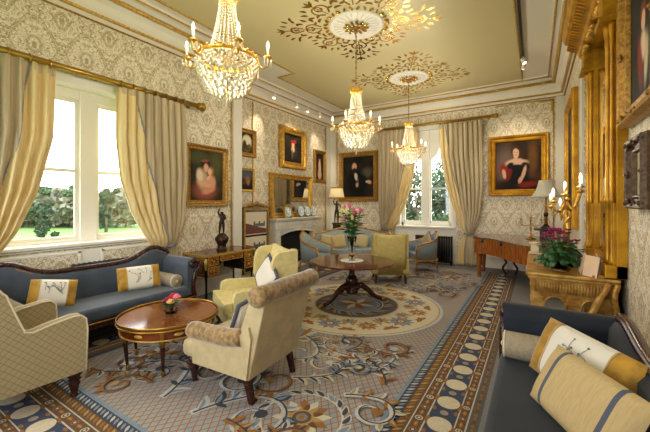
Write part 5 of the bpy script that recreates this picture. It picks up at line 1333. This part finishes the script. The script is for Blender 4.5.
# ------------------------------------------------------------------ gilt console, giant mirror and their ornaments
t = thing('console_table', 'large carved gilt console table under the giant mirror on the right wall', 'console table', (.33,5.27,0))
X0, X1, Y0, Y1 = -.42, .40, -.88, .90
m = MB(); m.bb(X0,X1,Y0,Y1,.935,.975); m.bb(X0+.02,X1,Y0+.02,Y1-.02,.90,.935); m.build('top','gilt_console',t,bevel=.012)
m = MB(); m.bb(X0+.05,X1-.02,Y0+.05,Y1-.05,.74,.90)
for i in range(26):
    x = X0+.09+i*(X1-X0-.16)/25; m.tube([(x,Y0+.048,.76),(x,Y0+.048,.88)],.009,6)
for i in range(50):
    y = Y0+.08+i*(Y1-Y0-.16)/49; m.tube([(X0+.048,y,.76),(X0+.048,y,.88)],.009,6)
m.build('fluted_apron','gilt_console',t)
def post(x, y, w=.11):
    m = MB(); m.bb(x-w/2,x+w/2,y-w/2,y+w/2,.10,.74); m.bb(x-w/2-.015,x+w/2+.015,y-w/2-.015,y+w/2+.015,0.003,.12); m.bb(x-w/2-.012,x+w/2+.012,y-w/2-.012,y+w/2+.012,.64,.70); m.build('post','gilt_console',t,bevel=.008,seg=2)
for x, y in ((X0+.11,Y0+.11),(X1-.08,Y0+.11),(X0+.11,Y1-.11),(X1-.08,Y1-.11),(X0+.11,0),(.02,Y0+.11)): post(x,y)
def arch(axis, a0, a1, o_):
    m = MB(); n = 10; T_ = [(a0+(a1-a0)*i/n, .56+.16*max(0,1-abs(2*i/n-1)**2)**.5) for i in range(n+1)]
    for (xa,za),(xb,zb) in zip(T_,T_[1:]): m.prism([(xa,za),(xb,zb),(xb,.745),(xa,.745)], o_-.03, o_+.03, axis)
    m.tube([(a,o_-.035,z) if axis == 'y' else (o_-.035,a,z) for a,z in T_], .012, 6); m.build('arch','gilt_console',t)
arch('y', X0+.16, -.03, Y0+.09); arch('y', .07, X1-.13, Y0+.09); arch('x', Y0+.16, -.05, X0+.09); arch('x', .05, Y1-.16, X0+.09)
m = MB(); m.bb(X1-.03,X1-.01,Y0+.1,Y1-.1,.12,.74); m.build('back_mirror','mirror',t)
m = MB(); m.bb(X0+.04,X1-.02,Y0+.04,Y1-.04,.04,.10); m.build('plinth','gilt_console',t,bevel=.01)
m = MB(); m.tube(spline([(.30,Y0-.02,.93),(.27,Y0-.05,.86),(.22,Y0-.04,.76),(.19,Y0-.02,.66),(.15,Y0-.03,.58),(.19,Y0-.05,.54),(.21,Y0-.03,.58)],5),[.03]*10+[.036]*11+[.03]*10,8); m.build('scroll_bracket','gilt_console',t)
m = MB(); m.tube(spline([(.37,Y0-.01,.93),(.34,Y0-.03,.80),(.36,Y0-.02,.62),(.32,Y0-.03,.5)],6),.03,8); m.build('scroll_bracket','gilt_old',t)
# cream stone blocks at the far end of the console
t = thing('stone_pedestal', 'cream stepped stone pedestal at the far end of the gilt console', 'pedestal', (.0,5.98,.976)); m = MB(); m.bb(-.08,.08,-.08,.08,0,.03); m.bb(-.055,.055,-.055,.055,.03,.15); m.bb(-.08,.08,-.08,.08,.15,.18); m.build('block','cream_stone',t,bevel=.012)

t = thing('pier_mirror', 'giant gilt columned wall mirror with projecting cornice over the console', 'mirror', (XR,5.27,0))
A0, A1 = -.90, .93
bx = lambda m, x0,x1,y0,y1,z0,z1: m.bb(x0-XR,x1-XR,y0,y1,z0,z1)
m = MB(); bx(m,.69,XR-.002,A0,A0+.30,.985,4.34); bx(m,.69,XR-.002,A1-.30,A1,.985,4.34); bx(m,.665,.70,A0+.02,A0+.27,1.12,1.75); bx(m,.665,.70,A1-.28,A1-.03,1.12,1.75); bx(m,.69,XR-.002,A0,A1,3.9,4.34); bx(m,.69,XR-.002,A0,A1,.985,1.12); m.build('frame','gilt_mirror',t,bevel=.006,seg=2)
m = MB(); bx(m,.715,.725,A0+.28,A1-.28,1.10,3.92); m.build('mirror_plate','mirror',t)
for a in (A0+.06, A1-.25):
    for off, r_ in ((.0,.02),(.085,.027),(.17,.02)):
        m = MB(); x = .665 if off != .085 else .645
        prf = [(r_*1.5,1.12),(r_*1.6,1.16),(r_*1.1,1.22),(r_,1.26),(r_*.95,1.74),(r_*1.25,1.76),(r_*1.25,1.80),(r_*.95,1.82),(r_*.85,3.36),(r_*1.2,3.40),(r_*1.0,3.44),(r_*1.6,3.56),(r_*1.7,3.6)]
        m.lathe(prf,(x-XR,a+off,0),12); m.build('column','gilt_mirror',t)
    m = MB(); bx(m,.60,.70,a-.05,a+.23,.985,1.12); m.build('column_base','gilt_mirror',t,bevel=.01)
    m = MB(); bx(m,.58,.70,a-.04,a+.22,3.60,3.92); bx(m,.55,.70,a-.05,a+.24,3.60,3.66); m.build('capital_block','gilt_mirror',t,bevel=.01)
m = MB(); pr = [(.70,3.9),(.55,3.92),(.53,3.98),(.46,4.02),(.42,4.12),(.38,4.14),(.35,4.22),(.35,4.26),(.70,4.30)]
m.prism([(a-XR,b) for a,b in pr], A0-.02, A1-.0, 'y')
for i in range(22):
    y = A0+.04+i*(A1-A0-.08)/21; m.box((.47-XR,y,4.06),(.10,.045,.10),0,R=Matrix.Rotation(.5,3,'Y')); m.ell((.40-XR,y,4.17),(.03,.03,.035),6)
m.build('cornice','gilt_mirror',t)
m = MB(); R = random.Random(4)
for i in range(40):
    y = A0+.05+R.random()*(A1-A0-.1); m.ell((.60-XR,y,3.93+R.uniform(-.06,.05)),(.05,.05,.03),6)
m.build('carved_leaves','gold',t)

t = thing('figure_candelabrum', 'gilt cherub candelabrum with lit candle bulbs on the console', 'candelabra', (.33,5.02,.976), face(-.9,-.5))
m = MB(); m.lathe([(0,0),(.10,0),(.10,.03),(.07,.06),(.05,.12),(.06,.2),(.08,.24),(.0,.26)],(0,0,0),16); m.build('base','gold',t)
J, E_ = human(.52, ((.15,-.03,.72),(.10,-.1,.58)), ((-.15,-.02,.95),(-.05,-.02,1.08))); J = {k:(a,b,c+.24,r_*1.15) for k,(a,b,c,r_) in J.items()}; skin_fig('figure','gold',t,J,E_,'pelvis')
m = MB(); m.tube([(-.02,0,.70),(0,0,.78),(0,0,.92)],.014,8); m.ell((0,0,.82),.03,8); m.build('stem','gold',t)
ARM = [(-.22,.06,.68),(-.15,-.10,.74),(-.02,-.15,.80),(.09,-.08,.88),(.18,.04,.92),(.06,.12,.98)]
for (x,y,z) in ARM:
    m = MB(); m.tube(spline([(0,0,.80),(x*.4,y*.4,.70),(x*.85,y*.85,z-.12),(x,y,z-.03)],6),.011,7); m.lathe([(.012,z-.03),(.045,z-.015),(.04,z),(.018,z+.01)],(x,y,0),10); ar = m.build('arm','gold',t)
    m = MB(); m.lathe([(.014,z+.01),(.013,z+.08)],(x,y,0),8); m.build('candle','candle_wax',ar)
    m = MB(); m.lathe([(.004,z+.08),(.014,z+.095),(.016,z+.11),(.01,z+.14),(.0,z+.16)],(x,y,0),10); m.build('bulb','bulb_lit',ar)
t = thing('flower_bowl', 'low glass bowl holding the cyclamen on the gilt console', 'bowl', (.24,4.72,.976)); m = MB(); m.lathe([(0,0),(.09,0),(.13,.04),(.15,.10),(.146,.10),(.125,.045),(.085,.01),(0,.01)],(0,0,0),24); m.build('glass','glass',t)
t = thing('cyclamen', 'magenta flowering cyclamen with dense green leaves on the gilt console', 'plant', (.24,4.72,.99)); R = random.Random(9)
m = MB(); m.lathe([(0,0),(.07,0),(.09,.08),(0,.08)],(0,0,0),14); m.build('soil_ball','bark',t)
m = MB()
for i in range(170):
    a = R.uniform(0,2*PI); e = R.uniform(-.25,1.2); l = R.uniform(.12,.27); p = Vector((cos(a)*cos(e)*l*.95,sin(a)*cos(e)*l*.95,.12+sin(e)*l*.95)); p.z = max(.02,p.z)
    m.ell(p,(.045,.035,.006),7,0,Matrix.Rotation(a,3,'Z')@Matrix.Rotation(.9-e+R.uniform(-.5,.5),3,'Y'))
    if i % 5 == 0: m.tube([(0,0,.06),p],.003,4)
lv = m.build('leaves','leaf_dark',t); lv['kind'] = 'stuff'
for i in range(26):
    a = R.uniform(0,2*PI); rr = .02+.17*R.random()**.6; z = .30+.15*(1-(rr/.2)**2)+R.uniform(-.03,.03)
    if i > 22: rr, z = .18, .05+.03*(i-22); a = -2.2+.3*i*.3
    m = MB(); p = Vector((rr*cos(a),rr*sin(a),z)); m.tube([(0,0,.08),p*.7+Vector((0,0,.04)),p],.003,4,1)
    for k_ in range(5):
        b = k_*2*PI/5+i; m.ell(p+Vector((.02*cos(b),.02*sin(b),.012)),(.026,.016,.008),6,0,Matrix.Rotation(b,3,'Z')@Matrix.Rotation(-.5,3,'Y'))
    m.build('flower',['magenta','stem_green'],t)
t = thing('open_book', 'open folded booklet standing on the gilt console beside the cyclamen', 'booklet', (.46,4.49,.984), face(-.7,-.7)); t.rotation_euler = (.0,.12,face(-.85,-.5))
m = MB()
for s in (-1,1): m.box((s*.06,.0,.11),(.13,.006,.22),0,R=Matrix.Rotation(s*.5,3,'Z')@Matrix.Rotation(-.16,3,'X'))
m.build('pages','paper_pink',t); m = MB()
for s in (-1,1): m.box((s*.062,.006,.112),(.135,.004,.226),0,R=Matrix.Rotation(s*.5,3,'Z')@Matrix.Rotation(-.16,3,'X'))
m.build('cover','stripe_blue',t)
t = thing('gilt_scroll', 'small gilt scroll ornament standing on the console by the booklet', 'ornament', (.545,4.45,.977), face(-1,-.2)); m = MB(); m.bb(-.05,.05,-.05,.05,0,.02); m.tube(spline([(0,0,.02),(.03,0,.08),(-.02,0,.15),(.02,0,.2),(-.01,0,.235),(-.03,0,.2)],5),.016,8); m.build('scroll','gilt_console',t)

# ------------------------------------------------------------------ radiators
def radiator(label, loc, rz, L, H_):
    t = thing('radiator', label, 'radiator', loc, rz); n = int(L/.062)
    for i in range(n):
        x = -L/2+(i+.5)*L/n; m = MB()
        for y in (-.06,0,.06): m.tube([(x,y,.09),(x,y,H_-.05)],.018,6)
        for z in (.09,H_-.05): m.tube([(x,-.07,z),(x,.07,z)],.027,8)
        m.build('section','black_iron',t)
    m = MB()
    for s in (-1,1): m.bb(s*(L/2-.05)-.02,s*(L/2-.05)+.02,-.06,.06,0,.09)
    m.tube([(-L/2,0,.09),(L/2,0,.09)],.02,6); m.build('foot','black_iron',t)
radiator('black column radiator under the end window', (-2.46,9.72,0), 0, 1.05, .84)
radiator('black column radiator under the left window behind the slate-blue sofa', (XL+.12,2.42,0), PI/2, .9, .94)

# ------------------------------------------------------------------ ceiling tracks and spotlights
SPOTS = []
def track(label, x, y0, y1, z, mat):
    t = thing('spotlight_track', label, 'track', (x,(y0+y1)/2,z)); m = MB(); m.bb(-.02,.02,-(y1-y0)/2,(y1-y0)/2,-.015,.015); m.build('rail',mat,t)
    m = MB()
    for q in (-.45,0,.45): m = MB(); m.tube([(0,q*(y1-y0),.01),(0,q*(y1-y0),ZC-z-.001)],.008,6); m.build('hanger',mat,t)
track('white spotlight track along the recess wall under the cornice', -5.72, 5.5, 9.55, 4.64, 'track_white')
track('slim dark spotlight track along the right edge of the ceiling panel', -.21, .2, 8.5, 4.82, 'black_iron')
def spot(label, loc, tgt, e, grp=None):
    t = thing('spotlight', label, 'spotlight', loc, 0, grp); d_ = (Vector(tgt)-Vector(loc)).normalized(); m = MB()
    m.tube([(0,0,0),(0,0,-.06)],.012,6); p = Vector((0,0,-.08)); m.tube([p-d_*.05,p-d_*.04,p+d_*.07],[.02,.036,.042],12); m.build('head','track_white',t)
    m = MB(); m.tube([p+d_*.066,p+d_*.074],.036,12); m.build('lens','spot_lit',t)
    SPOTS.append((Vector(loc)+p+d_*.09, d_, e))
for y, tg, lab in ((6.6,(-6.0,6.0,3.0),'first white spotlight of the recess track from the camera'),(7.55,(-6.0,7.8,3.3),'second white spotlight of the recess track, above the red cap portrait'),(8.1,(-6.0,7.8,2.0),'third white spotlight of the recess track'),(8.75,(-6.0,9.3,3.0),'last white spotlight of the recess track, near the corner')): spot(lab,(-5.72,y,4.622),tg,60)
spot('white spotlight at the end of the dark ceiling track aimed at the woman portrait',(-.21,8.35,4.802),(-.4,10,2.7),90); spot('white spotlight next to last on the dark ceiling track',(-.21,8.05,4.802),(.7,7.8,2.5),60)

# ------------------------------------------------------------------ chandeliers
def make_chandelier(label, loc):
    t = thing('chandelier', label, 'chandelier', loc, .2, None)     # origin at the ceiling
    m = MB(); m.tube([(0,0,-.06),(0,0,-1.08)],.007,6)
    for i in range(22): m.ell((0,0,-.1-.045*i),(.016,.009,.026) if i%2 else (.009,.016,.026),6)
    m.lathe([(0,-.04),(.03,-.05),(.04,-.07),(.02,-.09),(0,-.1)],(0,0,0),12); m.build('chain','gilt_old',t)
    m = MB(); m.lathe([(.03,-1.06),(.09,-1.10),(.095,-1.14),(.085,-1.16),(.0,-1.16)],(0,0,0),20)
    for i in range(10):
        a = 2*PI*i/10; m.ell((.09*cos(a),.09*sin(a),-1.08),(.018,.03,.05),6,0,Matrix.Rotation(a+PI/2,3,'Z'))
    m.build('crown','gold',t)
    m = MB(); n = 22
    for i in range(n):
        a = 2*PI*i/n
        for j in range(19):
            q = j/18; rr = .08+.115*q**1.6; m.ell((rr*cos(a),rr*sin(a),-1.16-.54*q),.008,5)
    o_ = m.build('crystal_strands','crystal',t); o_['kind'] = 'stuff'
    m = MB(); m.lathe([(.288,-1.735),(.298,-1.735),(.303,-1.715),(.298,-1.697),(.288,-1.697)],(0,0,0),40)
    for i in range(24):
        a = 2*PI*i/24; m.ell((.300*cos(a),.300*sin(a),-1.697),(.011,.011,.02),6)
    m.build('ring','gold',t)
    m = MB()
    for j, (rr, z) in enumerate(((.297,-1.77),(.296,-1.805),(.292,-1.84),(.284,-1.875),(.272,-1.91),(.256,-1.942),(.236,-1.97),(.232,-2.00),(.226,-2.035),(.214,-2.07),(.194,-2.10),(.166,-2.125),(.13,-2.145),(.09,-2.16),(.05,-2.165))):
        z = -1.74+(z+1.74)*.82
        k_ = max(8,int(rr*92))
        for i in range(k_):
            a = 2*PI*(i+.5*(j%2))/k_; m.ell((rr*cos(a),rr*sin(a),z),(.0185,.0185,.021),6)
    o_ = m.build('crystal_bowl','crystal',t); o_['kind'] = 'stuff'
    m = MB()
    for i in range(9):
        a = 2*PI*i/9; rr = .035 if i else 0; m.ell((rr*cos(a),rr*sin(a),-2.115),(.01,.01,.04),6)
    m.ell((0,0,-2.16),(.014,.014,.05),6); m.build('finial','crystal',t)
    m = MB()
    for i in range(8):
        a = 2*PI*i/8; m.tube([(.295*cos(a),.295*sin(a),-1.72),(.02*cos(a),.02*sin(a),-1.72)],.005,5)
    m.tube([(0,0,-1.16),(0,0,-2.08)],.008,6); m.build('frame','gilt_old',t)
    for i in range(6):
        a = 2*PI*(i+.35)/6; c_, s_ = cos(a), sin(a); P = lambda r_, z: (r_*c_, r_*s_, z)
        m = MB(); m.tube(spline([P(.30,-1.71),P(.34,-1.80),P(.41,-1.78),P(.41,-1.72)],5),.009,6); m.lathe([(.01,-1.72),(.045,-1.705),(.04,-1.69),(.015,-1.68)],P(.41,0),10); ar = m.build('arm','gold',t)
        m = MB(); m.lathe([(.011,-1.68),(.011,-1.61)],P(.41,0),8); m.build('candle','candle_wax',ar)
        m = MB(); m.lathe([(.004,-1.61),(.013,-1.60),(.015,-1.58),(.009,-1.55),(0,-1.53)],P(.41,0),8); m.build('bulb','bulb_lit',ar)
        m = MB()
        for k_ in range(6):
            b = k_*PI/3; m.ell((.41*c_+.04*cos(b),.41*s_+.04*sin(b),-1.755),(.008,.008,.035),5)
        m.build('drop','crystal',ar)
    return t
BULBS = []
pr_ = None
for i, (y, dz, lab) in enumerate(((2.31,.07,'nearest crystal chandelier at the top left of the picture'),(5.17,-.06,'middle crystal chandelier hanging over the round table'),(8.02,-.06,'farthest crystal chandelier in front of the end window'))):
    if pr_ is None: c_ = pr_ = make_chandelier(lab, (cx,y,ZC+dz))
    else: c_ = copy_tree(pr_); c_.location = (cx,y,ZC+dz); c_['label'] = lab
    for k_ in range(4):
        a = .2+2*PI*(k_+.0)/4; BULBS.append(((cx+.47*cos(a),y+.47*sin(a),ZC+dz-1.42), LE))
    BULBS.append(((cx,y,ZC+dz-1.92), LE*1.))
# ------------------------------------------------------------------ camera, light
cam = bpy.data.cameras.new('camera'); co = bpy.data.objects.new('camera', cam); COL.objects.link(co); S.camera = co
cam.sensor_width = 36; cam.lens = 332/650*36; cam.clip_start = .05; cam.clip_end = 300
co.location = (0,0,1.75); co.rotation_euler = (PI/2, 0, math.atan(210/332)); cam.shift_y = -13/650
w = bpy.data.worlds.new('world'); S.world = w; w.use_nodes = True
w.node_tree.nodes['Background'].inputs[0].default_value = (.94,.97,1,1); w.node_tree.nodes['Background'].inputs[1].default_value = WORLD
def portal(loc, rot, sx, sy):
    l = bpy.data.lights.new('window_portal', 'AREA'); l.shape = 'RECTANGLE'; l.size = sx; l.size_y = sy; l.cycles.is_portal = True
    o = bpy.data.objects.new('window_portal', l); COL.objects.link(o); o.location = loc; o.rotation_euler = rot
portal((XL-.3,(W1[0]+W1[1])/2,(W1[2]+W1[3])/2), (0,-PI/2,0), W1[3]-W1[2], W1[1]-W1[0])
portal(((W2[0]+W2[1])/2,YB+.3,(W2[2]+W2[3])/2), (-PI/2,0,0), W2[1]-W2[0], W2[3]-W2[2])
for q in ops: portal(((q[0]+q[1])/2, YN-.28, 2.15), (PI/2,0,0), q[1]-q[0], 2.9)  # portals in the added openings behind the camera
def lamp(loc, e, r, c=(1,.91,.76)):
    l = bpy.data.lights.new('lamp', 'POINT'); l.energy = e; l.shadow_soft_size = r; l.color = c
    o = bpy.data.objects.new('lamp', l); COL.objects.link(o); o.location = loc; return o
for p, e in BULBS: lamp(p, e, .03)
S.view_settings.view_transform = 'Standard'; S.view_settings.look = 'None'; S.view_settings.exposure = EXPO; S.view_settings.gamma = 1.; S.view_settings.use_curve_mapping = False
S.cycles.use_denoising = True; S.cycles.max_bounces = 8; S.cycles.diffuse_bounces = 5; S.cycles.glossy_bounces = 4; S.cycles.transmission_bounces = 6; S.cycles.transparent_max_bounces = 12
S.cycles.sample_clamp_indirect = 6.; S.cycles.caustics_reflective = False; S.cycles.caustics_refractive = False
for p, d_, e in SPOTS:
    l = bpy.data.lights.new('spot_beam', 'SPOT'); l.energy = e; l.spot_size = 1.1; l.spot_blend = .8; l.shadow_soft_size = .04; l.color = (1,.86,.66)
    o = bpy.data.objects.new('spot_beam', l); COL.objects.link(o); o.location = p; o.rotation_euler = d_.to_track_quat('-Z','Y').to_euler()
lamp((-5.52,9.45,2.08), 7, .05); 
for (x,y,z) in ((.2,4.95,2.1),): lamp((x,y,z), 8, .04)
